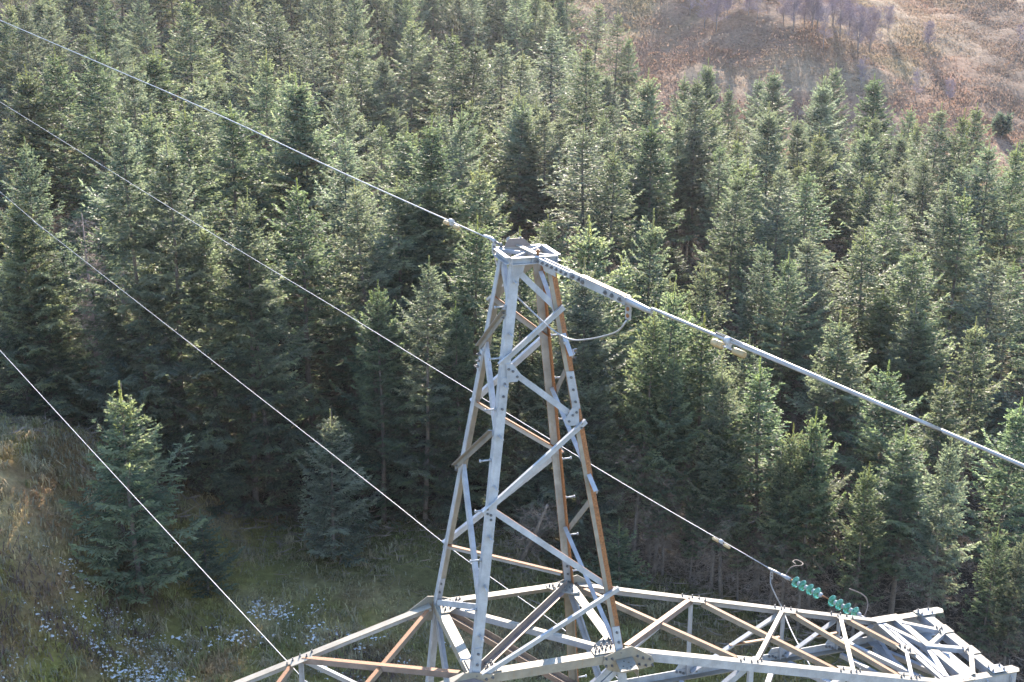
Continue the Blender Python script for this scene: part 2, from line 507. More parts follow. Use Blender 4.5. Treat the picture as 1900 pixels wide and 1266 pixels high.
# ------------------------------------------------------------------ spruce
def blades_to_mesh(name, A, B, W, T, mat, cross=False, rng=RNG):
    """each twig is a slim rhombus from A to B, W half-width at 40 %, turned at random about its axis"""
    A = np.concatenate(A); B = np.concatenate(B); W = np.concatenate(W); T = np.concatenate(T)
    D = B - A; L = np.linalg.norm(D, axis=1, keepdims=True) + 1e-6; D = D / L
    R = rng.normal(0, 1, A.shape); R[:, 2] *= .8
    S = np.cross(D, R); S /= np.linalg.norm(S, axis=1, keepdims=True) + 1e-6
    M = A + (B - A) * .45 - np.array((0, 0, .10)) * L * .35
    V = np.stack([A, M + S * W[:, None], B, M - S * W[:, None]], 1).reshape(-1, 3)
    n = len(A)
    F = np.arange(n * 4).reshape(n, 4)
    C = np.repeat(np.concatenate([T, np.ones((n, 1))], 1), 4, 0)
    return np_mesh(name, V, F, [mat], C), n

def spruce_meshes(idx, seed, h, rad, z0, dead_top, inter=True, sp_whorl=.55, dens=1.0, bw=.044, tw_len=1.0, dead_frac=.25):
    rg = np.random.default_rng(seed)
    A, B, W, T = [], [], [], []
    def put(a, b, w, t):
        A.append(a); B.append(b); W.append(w); T.append(t)
    dA, dB, dW, dT = [], [], [], []
    zs = []
    z = h - 1.0
    while z > z0:
        zs.append((z, 1))
        if inter: zs.append((z - sp_whorl * rg.uniform(.35, .65), 0))
        z -= sp_whorl * rg.uniform(.85, 1.15) * (1.0 if h - z > 1.5 else .85)
    lop = rg.uniform(0, 6.28); az0 = 0
    up = np.array((0, 0, 1.0))
    for z, main in zs:
        d = h - z
        if z < z0: continue
        Lm = rad * (1 - math.exp(-((.04 + .50 * d + .05 * min(d, 2.5)) / rad) ** 1.18)) * (1.0 if main else .74)
        low = np.clip((z - z0) / (.22 * h), 0, 1)
        Lm *= (.72 + .28 * low) 
        nb = int(rg.integers(5, 8)) if main else int(rg.integers(3, 6))
        az0 += 2.4
        for b in range(nb):
            az = az0 + b * 2 * math.pi / nb + rg.normal(0, .18)
            L = Lm * rg.choice((rg.uniform(.82, 1.16), rg.uniform(.5, 1.0)), p=(.7, .3)) * (1 + .13 * math.cos(az - lop)) * (1 + .12 * math.sin(3 * az + z * 1.3))
            if L < .1: continue
            stick = rg.random() < .10 and d > 1.0
            if stick: L *= rg.uniform(1.08, 1.25)
            el = math.radians(np.interp(d, (0.4, 1.5, 4, 9, 14), (40, 33, 20, 3, -12)) + rg.normal(0, 6))
            hd = np.array((math.cos(az), math.sin(az), 0.0))
            sd_ = np.array((-math.sin(az), math.cos(az), 0.0))
            zz = z + rg.normal(0, .06)
            def P(s):
                s = np.asarray(s)[:, None]
                curve = math.tan(el) * s - .20 * s * s * min(1, d / 6) + (.42 if stick else .24) * s ** 3
                return np.array((0, 0, zz)) + hd * (L * s * math.cos(el) ** .3) + up * (L * curve)
            tone_b = np.clip(.35 + .42 * rg.random() + .12 * (main - .5), 0, 1)
            dd = float(rg.random() < dead_frac * np.clip((h * .62 - z) / (h * .4), 0, 1))
            s0 = .06 if d < 2.5 else (.16 + .3 * np.clip((d - 2.5) / 8, 0, 1))
            # the branch's own wood
            q = np.linspace(0, 1, 4)
            pts = P(q)
            put(pts[:-1], pts[1:], np.full(3, .018), np.tile((tone_b * .3, .8, 0), (3, 1)))
            nt = max(3, int((1 - s0) * L / .12 * dens))
            s = np.linspace(s0, .985, nt) + rg.normal(0, .01, nt); s = np.clip(s, 0, 1)
            base = P(s); tang = P(np.clip(s + .04, 0, 1.04)) - base; tang /= np.linalg.norm(tang, axis=1, keepdims=True) + 1e-6
            for sgn in (-1, 1):
                a = rg.uniform(.75, 1.1, nt)
                lt = np.minimum(.62, .16 + .45 * L * (1 - s) ** .8) * rg.uniform(.6, 1.15, nt) * tw_len
                drp = rg.uniform(.05, .5, nt) * min(1, d / 5)
                dr = tang * np.cos(a)[:, None] + sd_ * (sgn * np.sin(a))[:, None] - up * drp[:, None] + up * (.25 * max(0, 1 - d / 2.5))
                dr /= np.linalg.norm(dr, axis=1, keepdims=True)
                e = base + dr * lt[:, None]
                deadm = np.clip((rg.random(nt) < (dd * .8 + .16 * (s < s0 + .2) * (d > 4))).astype(float), 0, 1)
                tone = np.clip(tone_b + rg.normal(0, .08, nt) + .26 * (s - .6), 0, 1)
                yg = np.clip((s > .9) * .35 + .45 * max(0, 1 - d / 1.4), 0, 1) * np.ones(nt)
                tt = np.stack([tone, deadm, yg], 1)
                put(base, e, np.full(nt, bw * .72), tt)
                k = 4
                for j in range(k):
                    f = (j + .6) / k * rg.uniform(.85, 1.1, nt)
                    bb = base + dr * (lt * f)[:, None]
                    for s2 in (-1, 1):
                        pr = np.cross(dr, up) * s2; pr /= np.linalg.norm(pr, axis=1, keepdims=True) + 1e-6
                        dd2 = dr * .75 + pr * .65 + rg.normal(0, .18, (nt, 3)) - up * .18 * min(1, d / 5)
                        dd2 /= np.linalg.norm(dd2, axis=1, keepdims=True)
                        l2 = np.maximum(.12, lt * .50) * (1.1 - .45 * f) * rg.uniform(.7, 1.2, nt)
                        live = rg.random(nt) > .25 + .45 * deadm
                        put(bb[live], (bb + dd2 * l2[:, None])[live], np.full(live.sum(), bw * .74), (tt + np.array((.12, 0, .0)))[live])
            put(P([.93]), P([1.04]) + rg.normal(0, .02, (1, 3)), np.full(1, bw), np.array([[min(1, tone_b + .3), 0, .4]]))
    # side leaders of a forked top
    for q in range(int(rg.integers(0, 3))):
        az = rg.uniform(0, 6.28); o = np.array((math.cos(az), math.sin(az), 0)) * rg.uniform(.25, .5); hz = h - rg.uniform(.5, 1.1)
        zq = np.linspace(hz - .7, hz, 9)
        cen = np.stack([o[0] * (1 - .3 * (hz - zq)), o[1] * (1 - .3 * (hz - zq)), zq], 1)
        put(cen[:-1], cen[1:], np.full(8, .03), np.tile((.6, 0, .6), (8, 1)))
        for c in cen:
            a2 = rg.uniform(0, 6.28, 5); e = c + np.stack([np.cos(a2) * .11, np.sin(a2) * .11, np.full(5, .09)], 1)
            put(np.tile(c, (5, 1)), e, np.full(5, .02), np.tile((.7, 0, .7), (5, 1)))
    # leader
    zl = np.linspace(h - 1.0, h - .05, 17)
    for zz in zl:
        n = 6
        az = rg.uniform(0, 6.28, n); a = np.tile((0, 0, zz), (n, 1)).astype(float)
        le = .03 + .06 * (h - zz)
        e = a + np.stack([np.cos(az) * le, np.sin(az) * le, np.full(n, .09)], 1)
        put(a, e, np.full(n, .018), np.tile((.8, 0, .9), (n, 1)))
    crown, nq = blades_to_mesh('spruce_crown', A, B, W, T, NEEDLE, rng=rg)
    # trunk
    mb = MB(); rr = .0105 * h + .02
    zz = np.linspace(-.6, h - .1, 9)
    mb.tube([(.05 * math.sin(q * .6 + seed), .05 * math.cos(q * .5 + seed), q) for q in zz], [max(.012, rr * (1 - (q + .6) / (h + .5)) ** .85) for q in zz], 7)
    # keep the mesh only; the object is made per tree
    tro = mb.build('spruce_trunk', BARK); trunk = tro.data; bpy.data.objects.remove(tro)
    dead = None
    if dead_top > 0:
        z = .7
        while z < dead_top:
            nb = int(rg.integers(4, 8))
            for b in range(nb):
                az = rg.uniform(0, 6.28); L = rad * rg.uniform(.35, .9); el = rg.uniform(-.45, .15)
                hd = np.array((math.cos(az), math.sin(az), 0)); sdv = np.array((-math.sin(az), math.cos(az), 0))
                q = np.linspace(0, 1, 4)
                pts = np.array((0, 0, z)) + hd * (q * L)[:, None] + up * (math.tan(el) * L * q - .12 * L * q * q)[:, None]
                dA.append(pts[:-1]); dB.append(pts[1:]); dW.append(np.array((.016, .012, .008))); dT.append(np.zeros((3, 3)))
                nt = int(L / .13)
                s = rg.uniform(.2, 1, nt)
                base = np.stack([np.interp(s, q, pts[:, i]) for i in range(3)], 1)
                dr = hd * .6 + sdv * rg.choice([-1, 1], nt)[:, None] * .8 + up * rg.normal(-.15, .3, nt)[:, None]
                lt = rg.uniform(.15, .5, nt)
                e = base + dr * lt[:, None]
                dA.append(base); dB.append(e); dW.append(np.full(nt, .008)); dT.append(np.zeros((nt, 3)))
                for j in range(2):
                    bb = base + dr * (lt * rg.uniform(.3, .8, nt))[:, None]
                    ee = bb + (dr * .5 + rg.normal(0, .5, (nt, 3))) * (lt * .6)[:, None]
                    dA.append(bb); dB.append(ee); dW.append(np.full(nt, .007)); dT.append(np.zeros((nt, 3)))
            z += rg.uniform(.22, .40)
        dead, _ = blades_to_mesh('spruce_dead_branches', dA, dB, dW, dT, DEADW, rng=rg)
    return dict(h=h, r=rad, crown=crown, trunk=trunk, dead=dead)

VAR = {}
VAR['i'] = [spruce_meshes(0, 101, 14.5, 3.7, 4.2, 5.4), spruce_meshes(1, 102, 14.0, 3.4, 4.6, 5.8, dead_frac=.1), spruce_meshes(2, 103, 15.0, 3.9, 4.0, 5.0, dead_frac=.35),
            spruce_meshes(3, 104, 13.5, 3.6, 3.6, 4.8, sp_whorl=.62), spruce_meshes(10, 111, 14.0, 3.8, 4.2, 5.0, dens=.75, sp_whorl=.66), spruce_meshes(11, 112, 13.0, 3.3, 4.0, 5.0, dens=1.2, sp_whorl=.48), spruce_meshes(13, 114, 14.0, 2.9, 5.0, 6.5, dens=.6, dead_frac=.9)]
VAR['e'] = [spruce_meshes(14, 115, 14.0, 3.9, .4, 0, dead_frac=.3, dens=1.1, sp_whorl=.6), spruce_meshes(4, 105, 14.0, 3.7, .5, 0, dead_frac=.35, dens=1.15), spruce_meshes(5, 106, 13.5, 3.5, .6, 0, dead_frac=.25, dens=1.15)]
VAR['d'] = [spruce_meshes(6, 107, 10.0, 2.8, 3.0, 5.0, dead_frac=.5, sp_whorl=.5), spruce_meshes(7, 108, 10.5, 2.9, 3.4, 5.4, dead_frac=.4, sp_whorl=.54), spruce_meshes(12, 113, 10.0, 2.7, 2.6, 4.4, dead_frac=.3, sp_whorl=.5)]
VAR['y'] = [spruce_meshes(8, 109, 8.0, 3.3, .25, 0, sp_whorl=.55, bw=.044, tw_len=1.1, dead_frac=0)]
VAR['s'] = [spruce_meshes(9, 110, 5.0, 2.3, .15, 0, inter=False, sp_whorl=.42, dens=.85, dead_frac=0)]

# fallen twigs and branches along the forest edge
def litter():
    r = np.random.default_rng(9); n = 2600
    x = r.uniform(-24, 24, n); y = front_y(x) + r.normal(.5, 2.2, n)
    az = r.uniform(0, 6.28, n); L = r.uniform(.3, 1.5, n)
    z = ground_z(x, y) + r.uniform(.08, .25, n)
    A = np.stack([x, y, z], 1); B = A + np.stack([np.cos(az) * L, np.sin(az) * L, r.normal(.05, .15, n)], 1)
    B[:, 2] = np.maximum(B[:, 2], ground_z(B[:, 0], B[:, 1]) + .05)
    A2 = A + (B - A) * r.uniform(.3, .8, n)[:, None]; B2 = A2 + r.normal(0, .25, (n, 3)); B2[:, 2] = A2[:, 2] + abs(r.normal(0, .1, n))
    me, _ = blades_to_mesh('fallen_branches', [A, A2], [B, B2], [r.uniform(.012, .035, n), np.full(n, .012)], [np.zeros((n, 3)), np.zeros((n, 3))], DEADW, rng=r)
    tag(link(bpy.data.objects.new('fallen_branches', me)), kind='stuff')
litter()

VAR['y'][0]['r'] = 2.25; VAR['s'][0]['r'] = 1.75      # spread actually reached by the slender young crowns

def plant(X, Y, h, rad, kind, rot, label, group, vi):
    v = VAR[kind][vi % len(VAR[kind])]
    t = empty('spruce_tree', (X, Y, float(ground_z(X, Y)) - .1))
    t.rotation_euler = (random.gauss(0, .028), random.gauss(0, .028), rot)
    t.scale = (rad / v['r'], rad / v['r'], (h + .1) / v['h'])
    tag(t, label, 'tree', group)
    for nm, me in (('trunk', v['trunk']), ('crown', v['crown']), ('dead_branches', v['dead'])):
        if me is not None: link(bpy.data.objects.new(nm, me), t)
    return t

TREES = [
    (-44.88, 115.58, 14.12, 3.60, 'i', 'spruce, second from left, in topmost tree row between the two highest wires'),
    (-42.23, 111.56, 14.74, 3.71, 'i', 'spruce, third from left, in topmost tree row between the two highest wires'),
    (-44.42, 123.87, 13.46, 3.90, 'i', 'broad spruce, second from left, in seventh tree row above the highest wire'),
    (-26.99, 81.98, 16.78, 4.67, 'i', 'broad spruce, third from right, in topmost tree row between the two highest wires'),
    (-24.30, 80.71, 16.18, 3.90, 'i', 'tall spruce, third from left, in second tree row between the two highest wires'),
    (-26.01, 93.88, 14.99, 4.65, 'i', 'broad spruce, rightmost, in topmost tree row between the two highest wires'),
    (-21.05, 82.10, 15.00, 4.78, 'i', 'broad spruce, fourth from right, in second tree row between the two highest wires'),
    (-22.03, 90.85, 13.87, 3.59, 'i', 'spruce, third from right, in second tree row between the two highest wires'),
    (-16.81, 76.01, 15.00, 4.65, 'e', 'broad spruce, second from left, in lowest tree row between the two highest wires'),
    (-32.57, 85.63, 14.24, 4.23, 'i', 'broad spruce, fourth from left, among the trees between second and third wires'),
    (-30.33, 85.58, 15.75, 4.92, 'i', 'broad spruce, fourth from left, in topmost tree row between the two highest wires'),
    (-12.99, 77.77, 16.50, 5.47, 'e', 'broad spruce, second from right, in second tree row between the two highest wires'),
    (-12.50, 78.12, 16.32, 3.87, 'i', 'tall spruce, rightmost, in second tree row between the two highest wires'),
    (-16.23, 94.23, 14.41, 4.26, 'i', 'broad spruce, fourth from left, in tenth tree row above the highest wire'),
    (-18.02, 119.80, 16.05, 4.67, 'i', 'broad spruce, third from right, in eighth tree row above the highest wire'),
    (-17.10, 86.22, 16.63, 3.76, 'i', 'tall spruce, third from left, in tenth tree row above the highest wire'),
    (-25.80, 128.79, 15.56, 4.40, 'i', 'broad spruce, second from right, in seventh tree row above the highest wire'),
    (-28.15, 113.70, 16.49, 5.47, 'i', 'broad spruce, fourth from right, in seventh tree row above the highest wire'),
    (-21.66, 124.97, 16.49, 5.47, 'i', 'broad spruce, rightmost, in seventh tree row above the highest wire'),
    (-12.31, 90.69, 15.04, 3.65, 'i', 'spruce, fourth from right, in tenth tree row above the highest wire'),
    (-16.83, 55.20, 16.59, 4.09, 'e', 'tall spruce, sixth from right, among the trees between second and third wires'),
    (-20.10, 70.25, 15.33, 3.93, 'e', 'tall spruce, fourth from left, in second tree row between the two highest wires'),
    (-15.37, 55.20, 16.29, 4.02, 'e', 'tall spruce, fifth from right, among the trees between second and third wires'),
    (-16.81, 66.32, 16.64, 4.72, 'e', 'broad spruce, leftmost, in lowest tree row between the two highest wires'),
    (-12.16, 55.20, 15.62, 3.86, 'e', 'tall spruce, fourth from right, among the trees between second and third wires'),
    (-21.30, 55.20, 13.25, 3.31, 'e', 'spruce, third from left, in topmost tree row between third and lowest wires'),
    (-21.57, 55.20, 10.83, 2.75, 'e', 'spruce, second from left, in topmost tree row between third and lowest wires'),
    (-16.60, 55.20, 10.02, 2.57, 'e', 'spruce, second from right, in topmost tree row between third and lowest wires'),
    (-11.33, 55.20, 13.61, 3.40, 'e', 'spruce, rightmost, in lowest tree row between third and lowest wires'),
    (-21.02, 55.20, 7.71, 2.03, 'e', 'short spruce, second from left, in lowest tree row between third and lowest wires'),
    (-18.09, 55.20, 6.98, 1.86, 'e', 'short spruce, third from right, in lowest tree row between third and lowest wires'),
    (-15.53, 55.20, 8.10, 2.12, 'e', 'short spruce, second from right, in lowest tree row between third and lowest wires'),
    (-22.45, 55.20, 7.95, 2.09, 'e', 'short spruce, leftmost, in lowest tree row between third and lowest wires'),
    (-13.65, 55.20, 13.71, 3.42, 'e', 'spruce, rightmost, in topmost tree row between third and lowest wires'),
    (-10.23, 61.02, 14.52, 4.71, 'e', 'broad spruce, third from right, among the trees between second and third wires'),
    (-20.67, 55.20, 4.41, 1.46, 'e', 'broad spruce, third from left, in lowest tree row between third and lowest wires'),
    (-13.18, 112.93, 14.99, 4.65, 'i', 'broad spruce, fifth from left, in ninth tree row above the highest wire'),
    (-10.06, 123.19, 15.75, 5.05, 'i', 'broad spruce, second from right, in eighth tree row above the highest wire'),
    (-7.58, 125.60, 14.27, 3.92, 'i', 'broad spruce, third from right, in ninth tree row above the highest wire'),
    (-5.45, 113.97, 16.11, 4.01, 'i', 'tall spruce, rightmost, in eighth tree row above the highest wire'),
    (-3.96, 114.46, 15.38, 4.67, 'i', 'broad spruce, second from right, in ninth tree row above the highest wire'),
    (-2.82, 130.18, 13.59, 3.51, 'i', 'spruce, rightmost, in ninth tree row above the highest wire'),
    (-1.40, 134.11, 14.09, 4.39, 'i', 'broad spruce, leftmost, in second tree row above the thick wire'),
    (0.32, 111.13, 15.60, 3.87, 'i', 'tall spruce, second from left, in second tree row above the thick wire'),
    (1.86, 119.98, 14.49, 3.72, 'i', 'spruce, third from left, in second tree row above the thick wire'),
    (3.90, 130.49, 16.50, 5.20, 'i', 'broad spruce, fourth from left, in second tree row above the thick wire'),
    (6.34, 139.36, 13.36, 3.90, 'i', 'broad spruce, fifth from left, in second tree row above the thick wire'),
    (6.74, 118.84, 16.69, 4.47, 'i', 'tall spruce, fourth from right, in second tree row above the thick wire'),
    (12.25, 153.29, 16.06, 4.41, 'i', 'broad spruce, second from right, in second tree row above the thick wire'),
    (14.07, 154.34, 13.27, 3.45, 'i', 'spruce, rightmost, in second tree row above the thick wire'),
    (10.17, 96.19, 16.97, 4.28, 'i', 'tall spruce, fourth from left, in third tree row above the thick wire'),
    (-6.37, 74.27, 15.00, 4.92, 'e', 'broad spruce, third from left, in lowest tree row above the highest wire'),
    (-4.69, 67.08, 16.88, 4.45, 'e', 'tall spruce, fourth from left, in lowest tree row above the highest wire'),
    (-4.87, 83.36, 15.00, 4.65, 'i', 'broad spruce, fourth from right, in lowest tree row above the highest wire'),
    (-2.77, 92.53, 14.33, 3.72, 'i', 'spruce, rightmost, in tenth tree row above the highest wire'),
    (-3.70, 86.57, 14.93, 3.70, 'i', 'spruce, third from right, in lowest tree row above the highest wire'),
    (0.20, 93.09, 14.68, 4.68, 'i', 'broad spruce, leftmost, in fifth tree row above the thick wire'),
    (2.54, 93.97, 14.49, 3.51, 'i', 'spruce, second from left, in fifth tree row above the thick wire'),
    (3.49, 95.92, 13.37, 3.62, 'i', 'broad spruce, leftmost, in sixth tree row above the thick wire'),
    (4.68, 81.68, 15.43, 4.65, 'i', 'broad spruce, leftmost, in seventh tree row above the thick wire'),
    (6.81, 90.94, 14.55, 3.54, 'i', 'spruce, third from left, in fifth tree row above the thick wire'),
    (8.06, 90.32, 13.47, 4.21, 'i', 'broad spruce, second from left, in sixth tree row above the thick wire'),
    (9.80, 86.96, 15.35, 4.27, 'i', 'broad spruce, second from left, in seventh tree row above the thick wire'),
    (12.99, 97.38, 14.01, 3.25, 'i', 'spruce, third from left, in sixth tree row above the thick wire'),
    (2.27, 99.67, 13.41, 3.62, 'i', 'broad spruce, second from left, in fourth tree row above the thick wire'),
    (0.72, 95.39, 14.99, 4.51, 'i', 'broad spruce, leftmost, in fourth tree row above the thick wire'),
    (-10.95, 115.94, 13.78, 3.50, 'i', 'spruce, third from right, in tenth tree row above the highest wire'),
    (-9.49, 69.72, 15.11, 3.86, 'e', 'spruce, third from left, in lowest tree row between the two highest wires'),
    (-15.81, 132.34, 17.09, 3.84, 'i', 'tall spruce, fourth from right, in sixth tree row above the highest wire'),
    (-13.69, 158.35, 15.26, 4.50, 'i', 'broad spruce, third from right, in sixth tree row above the highest wire'),
    (-6.66, 161.59, 14.79, 4.72, 'i', 'broad spruce, third from right, in fifth tree row above the highest wire'),
    (-1.35, 164.28, 15.06, 3.84, 'i', 'spruce, leftmost, in topmost tree row above the thick wire'),
    (6.18, 166.32, 14.79, 3.27, 'i', 'spruce, second from right, in topmost tree row above the thick wire'),
    (10.28, 165.97, 14.84, 3.52, 'i', 'spruce, third from right, in second tree row above the thick wire'),
    (-19.72, 136.88, 16.67, 4.71, 'i', 'broad spruce, fifth from left, in sixth tree row above the highest wire'),
    (-30.64, 146.01, 15.14, 3.59, 'i', 'spruce, second from left, in fourth tree row above the highest wire'),
    (-39.06, 137.43, 14.18, 3.77, 'i', 'spruce, third from left, in sixth tree row above the highest wire'),
    (-41.58, 131.01, 14.01, 3.75, 'i', 'spruce, second from left, in sixth tree row above the highest wire'),
    (17.83, 116.41, 16.59, 3.52, 'i', 'tall spruce, fourth from right, in third tree row above the thick wire'),
    (24.87, 131.54, 13.39, 4.14, 'i', 'broad spruce, third from right, in fourth tree row above the thick wire'),
    (25.06, 123.76, 15.40, 4.39, 'i', 'broad spruce, third from right, in third tree row above the thick wire'),
    (29.67, 128.06, 14.77, 4.23, 'i', 'broad spruce, second from right, in third tree row above the thick wire'),
    (27.82, 115.54, 15.75, 4.20, 'i', 'tall spruce, second from right, in fourth tree row above the thick wire'),
    (32.25, 128.73, 15.75, 4.51, 'i', 'broad spruce, rightmost, in third tree row above the thick wire'),
    (36.61, 127.50, 15.74, 4.39, 'i', 'broad spruce, rightmost, in fourth tree row above the thick wire'),
    (37.86, 123.35, 13.56, 3.38, 'i', 'spruce, third from right, in fifth tree row above the thick wire'),
    (33.77, 102.32, 16.61, 4.39, 'i', 'tall spruce, second from right, in fifth tree row above the thick wire'),
    (34.43, 99.27, 16.80, 3.75, 'i', 'tall spruce, rightmost, in sixth tree row above the thick wire'),
    (41.87, 115.64, 15.76, 4.21, 'i', 'tall spruce, rightmost, in fifth tree row above the thick wire'),
    (35.23, 92.31, 15.63, 4.21, 'i', 'tall spruce, second from right, in eighth tree row above the thick wire'),
    (37.38, 93.78, 15.24, 4.00, 'i', 'spruce, rightmost, in eighth tree row above the thick wire'),
    (14.50, 111.40, 15.87, 3.61, 'i', 'tall spruce, fifth from left, in third tree row above the thick wire'),
    (13.94, 100.60, 16.80, 4.47, 'i', 'tall spruce, fifth from left, in fourth tree row above the thick wire'),
    (17.20, 109.38, 13.49, 4.20, 'i', 'broad spruce, fourth from left, in fifth tree row above the thick wire'),
    (18.67, 90.53, 16.75, 4.13, 'i', 'tall spruce, fourth from right, in fifth tree row above the thick wire'),
    (14.17, 98.49, 13.37, 4.12, 'i', 'broad spruce, fourth from left, in sixth tree row above the thick wire'),
    (28.29, 102.75, 13.70, 4.22, 'i', 'broad spruce, third from right, in seventh tree row above the thick wire'),
    (13.67, 78.53, 13.89, 3.24, 'i', 'spruce, leftmost, in ninth tree row above the thick wire'),
    (15.90, 85.21, 13.15, 3.81, 'i', 'broad spruce, second from left, in ninth tree row above the thick wire'),
    (17.25, 81.37, 14.03, 4.01, 'i', 'broad spruce, third from left, in ninth tree row above the thick wire'),
    (18.80, 78.77, 14.79, 3.48, 'i', 'spruce, fourth from left, in ninth tree row above the thick wire'),
    (25.23, 85.39, 12.57, 4.08, 'i', 'broad spruce, fourth from right, in tenth tree row above the thick wire'),
    (27.59, 90.86, 13.12, 4.07, 'i', 'broad spruce, fourth from right, in ninth tree row above the thick wire'),
    (33.96, 93.41, 13.62, 4.04, 'i', 'broad spruce, third from right, in ninth tree row above the thick wire'),
    (27.91, 79.95, 14.75, 4.39, 'i', 'broad spruce, third from right, in tenth tree row above the thick wire'),
    (28.40, 78.99, 14.66, 3.84, 'i', 'spruce, second from right, in tenth tree row above the thick wire'),
    (10.23, 63.38, 12.88, 2.97, 'd', 'spruce, leftmost, in eleventh tree row above the thick wire'),
    (13.84, 69.76, 12.21, 3.05, 'i', 'spruce, second from left, in eleventh tree row above the thick wire'),
    (15.06, 67.26, 12.22, 3.58, 'i', 'broad spruce, third from left, in eleventh tree row above the thick wire'),
    (16.71, 70.32, 12.57, 3.60, 'i', 'broad spruce, fourth from left, in tenth tree row above the thick wire'),
    (20.30, 70.78, 12.88, 4.51, 'i', 'broad spruce, fifth from left, in tenth tree row above the thick wire'),
    (20.87, 68.61, 10.05, 2.64, 'i', 'spruce, second from left, in lowest tree row above the thick wire'),
    (21.57, 64.83, 11.12, 3.13, 'd', 'broad spruce, fourth from left, in lowest tree row above the thick wire'),
    (22.20, 68.43, 12.99, 3.81, 'i', 'broad spruce, fourth from right, in eleventh tree row above the thick wire'),
    (27.51, 71.83, 12.35, 3.23, 'i', 'spruce, second from right, in eleventh tree row above the thick wire'),
    (29.81, 73.52, 11.90, 3.85, 'i', 'broad spruce, rightmost, in eleventh tree row above the thick wire'),
    (24.59, 63.61, 10.75, 2.66, 'd', 'spruce, third from right, in lowest tree row above the thick wire'),
    (16.60, 60.82, 11.28, 3.45, 'd', 'broad spruce, second from right, in topmost tree row below the thick wire'),
    (17.66, 61.58, 9.33, 3.05, 'd', 'broad spruce, rightmost, in topmost tree row below the thick wire'),
    (22.55, 64.71, 10.50, 3.36, 'd', 'broad spruce, fourth from right, in lowest tree row above the thick wire'),
    (8.86, 58.56, 11.43, 2.91, 'd', 'spruce, sixth from left, in topmost tree row below the thick wire'),
    (8.43, 53.69, 12.11, 3.64, 'd', 'broad spruce, fifth from right, in topmost tree row below the thick wire'),
    (11.73, 59.65, 9.74, 2.70, 'd', 'broad spruce, fourth from right, in topmost tree row below the thick wire'),
    (11.04, 51.56, 11.31, 3.51, 'd', 'broad spruce, third from right, in topmost tree row below the thick wire'),
    (9.40, 50.97, 11.00, 2.29, 'd', 'slim spruce, fifth from left, in second tree row below the thick wire'),
    (17.60, 55.52, 11.03, 3.38, 'd', 'broad spruce, third from right, in second tree row below the thick wire'),
    (8.93, 51.18, 8.29, 1.78, 'd', 'short spruce, third from left, in second tree row below the thick wire'),
    (12.56, 49.55, 10.23, 2.14, 'd', 'slim spruce, fourth from right, in second tree row below the thick wire'),
    (11.85, 49.87, 9.28, 1.96, 'd', 'spruce, fifth from right, in second tree row below the thick wire'),
    (16.94, 50.43, 9.89, 3.32, 'd', 'broad spruce, fourth from right, in lowest tree row below the thick wire'),
    (8.94, 51.18, 8.12, 1.74, 'd', 'short spruce, fourth from left, in second tree row below the thick wire'),
    (13.28, 50.71, 9.41, 2.71, 'd', 'broad spruce, fifth from left, in lowest tree row below the thick wire'),
    (11.42, 50.06, 8.12, 1.74, 'd', 'short spruce, fourth from left, in lowest tree row below the thick wire'),
    (14.68, 48.59, 8.58, 1.83, 'd', 'short spruce, fifth from right, in lowest tree row below the thick wire'),
    (17.34, 47.40, 10.62, 2.22, 'd', 'slim spruce, third from right, in lowest tree row below the thick wire'),
    (19.47, 46.44, 7.28, 1.58, 'd', 'short spruce, second from right, in lowest tree row below the thick wire'),
    (20.26, 46.08, 7.31, 1.59, 'd', 'short spruce, rightmost, in lowest tree row below the thick wire'),
    (20.42, 56.75, 10.23, 3.06, 'd', 'broad spruce, second from right, in second tree row below the thick wire'),
    (21.98, 52.23, 10.65, 3.09, 'd', 'broad spruce, rightmost, in second tree row below the thick wire'),
    (5.37, 61.26, 12.26, 2.97, 'd', 'spruce, second from left, in topmost tree row below the thick wire'),
    (3.06, 53.82, 14.10, 3.51, 'e', 'spruce, second from right, among the trees behind the pylon peak'),
    (4.25, 57.73, 15.15, 4.76, 'd', 'broad spruce, leftmost, in topmost tree row below the thick wire'),
    (6.05, 78.71, 14.97, 4.00, 'i', 'spruce, second from left, in eighth tree row above the thick wire'),
    (6.45, 54.36, 13.52, 3.12, 'd', 'spruce, fifth from left, in topmost tree row below the thick wire'),
    (6.82, 63.04, 14.59, 3.34, 'd', 'spruce, second from left, in tenth tree row above the thick wire'),
    (5.59, 52.68, 12.67, 2.61, 'd', 'slim spruce, third from left, in topmost tree row below the thick wire'),
    (3.71, 53.53, 10.33, 2.64, 'e', 'spruce, rightmost, among the trees behind the pylon peak'),
    (4.36, 53.24, 6.94, 1.85, 'd', 'short spruce, leftmost, in second tree row below the thick wire'),
    (6.54, 52.26, 10.89, 2.27, 'd', 'slim spruce, fourth from left, in topmost tree row below the thick wire'),
    (6.86, 52.11, 8.00, 1.72, 'd', 'short spruce, second from left, in second tree row below the thick wire'),
    (1.46, 54.55, 10.14, 2.59, 'e', 'spruce, fourth from right, among the trees behind the pylon peak'),
    (-3.75, 67.19, 13.75, 4.42, 'e', 'broad spruce, rightmost, in lowest tree row between the two highest wires'),
    (-5.76, 65.35, 13.89, 4.54, 'e', 'broad spruce, second from right, in lowest tree row between the two highest wires'),
    (-6.95, 62.21, 14.64, 4.21, 'e', 'broad spruce, fourth from left, in lowest tree row between the two highest wires'),
    (-1.49, 69.43, 14.56, 4.26, 'e', 'broad spruce, second from right, in lowest tree row above the highest wire'),
    (-2.09, 60.34, 13.55, 3.92, 'e', 'broad spruce, second from left, among the trees behind the pylon peak'),
    (-4.10, 55.20, 13.01, 3.26, 'e', 'spruce, rightmost, among the trees between second and third wires'),
    (-6.08, 55.20, 11.79, 2.98, 'e', 'spruce, second from right, among the trees between second and third wires'),
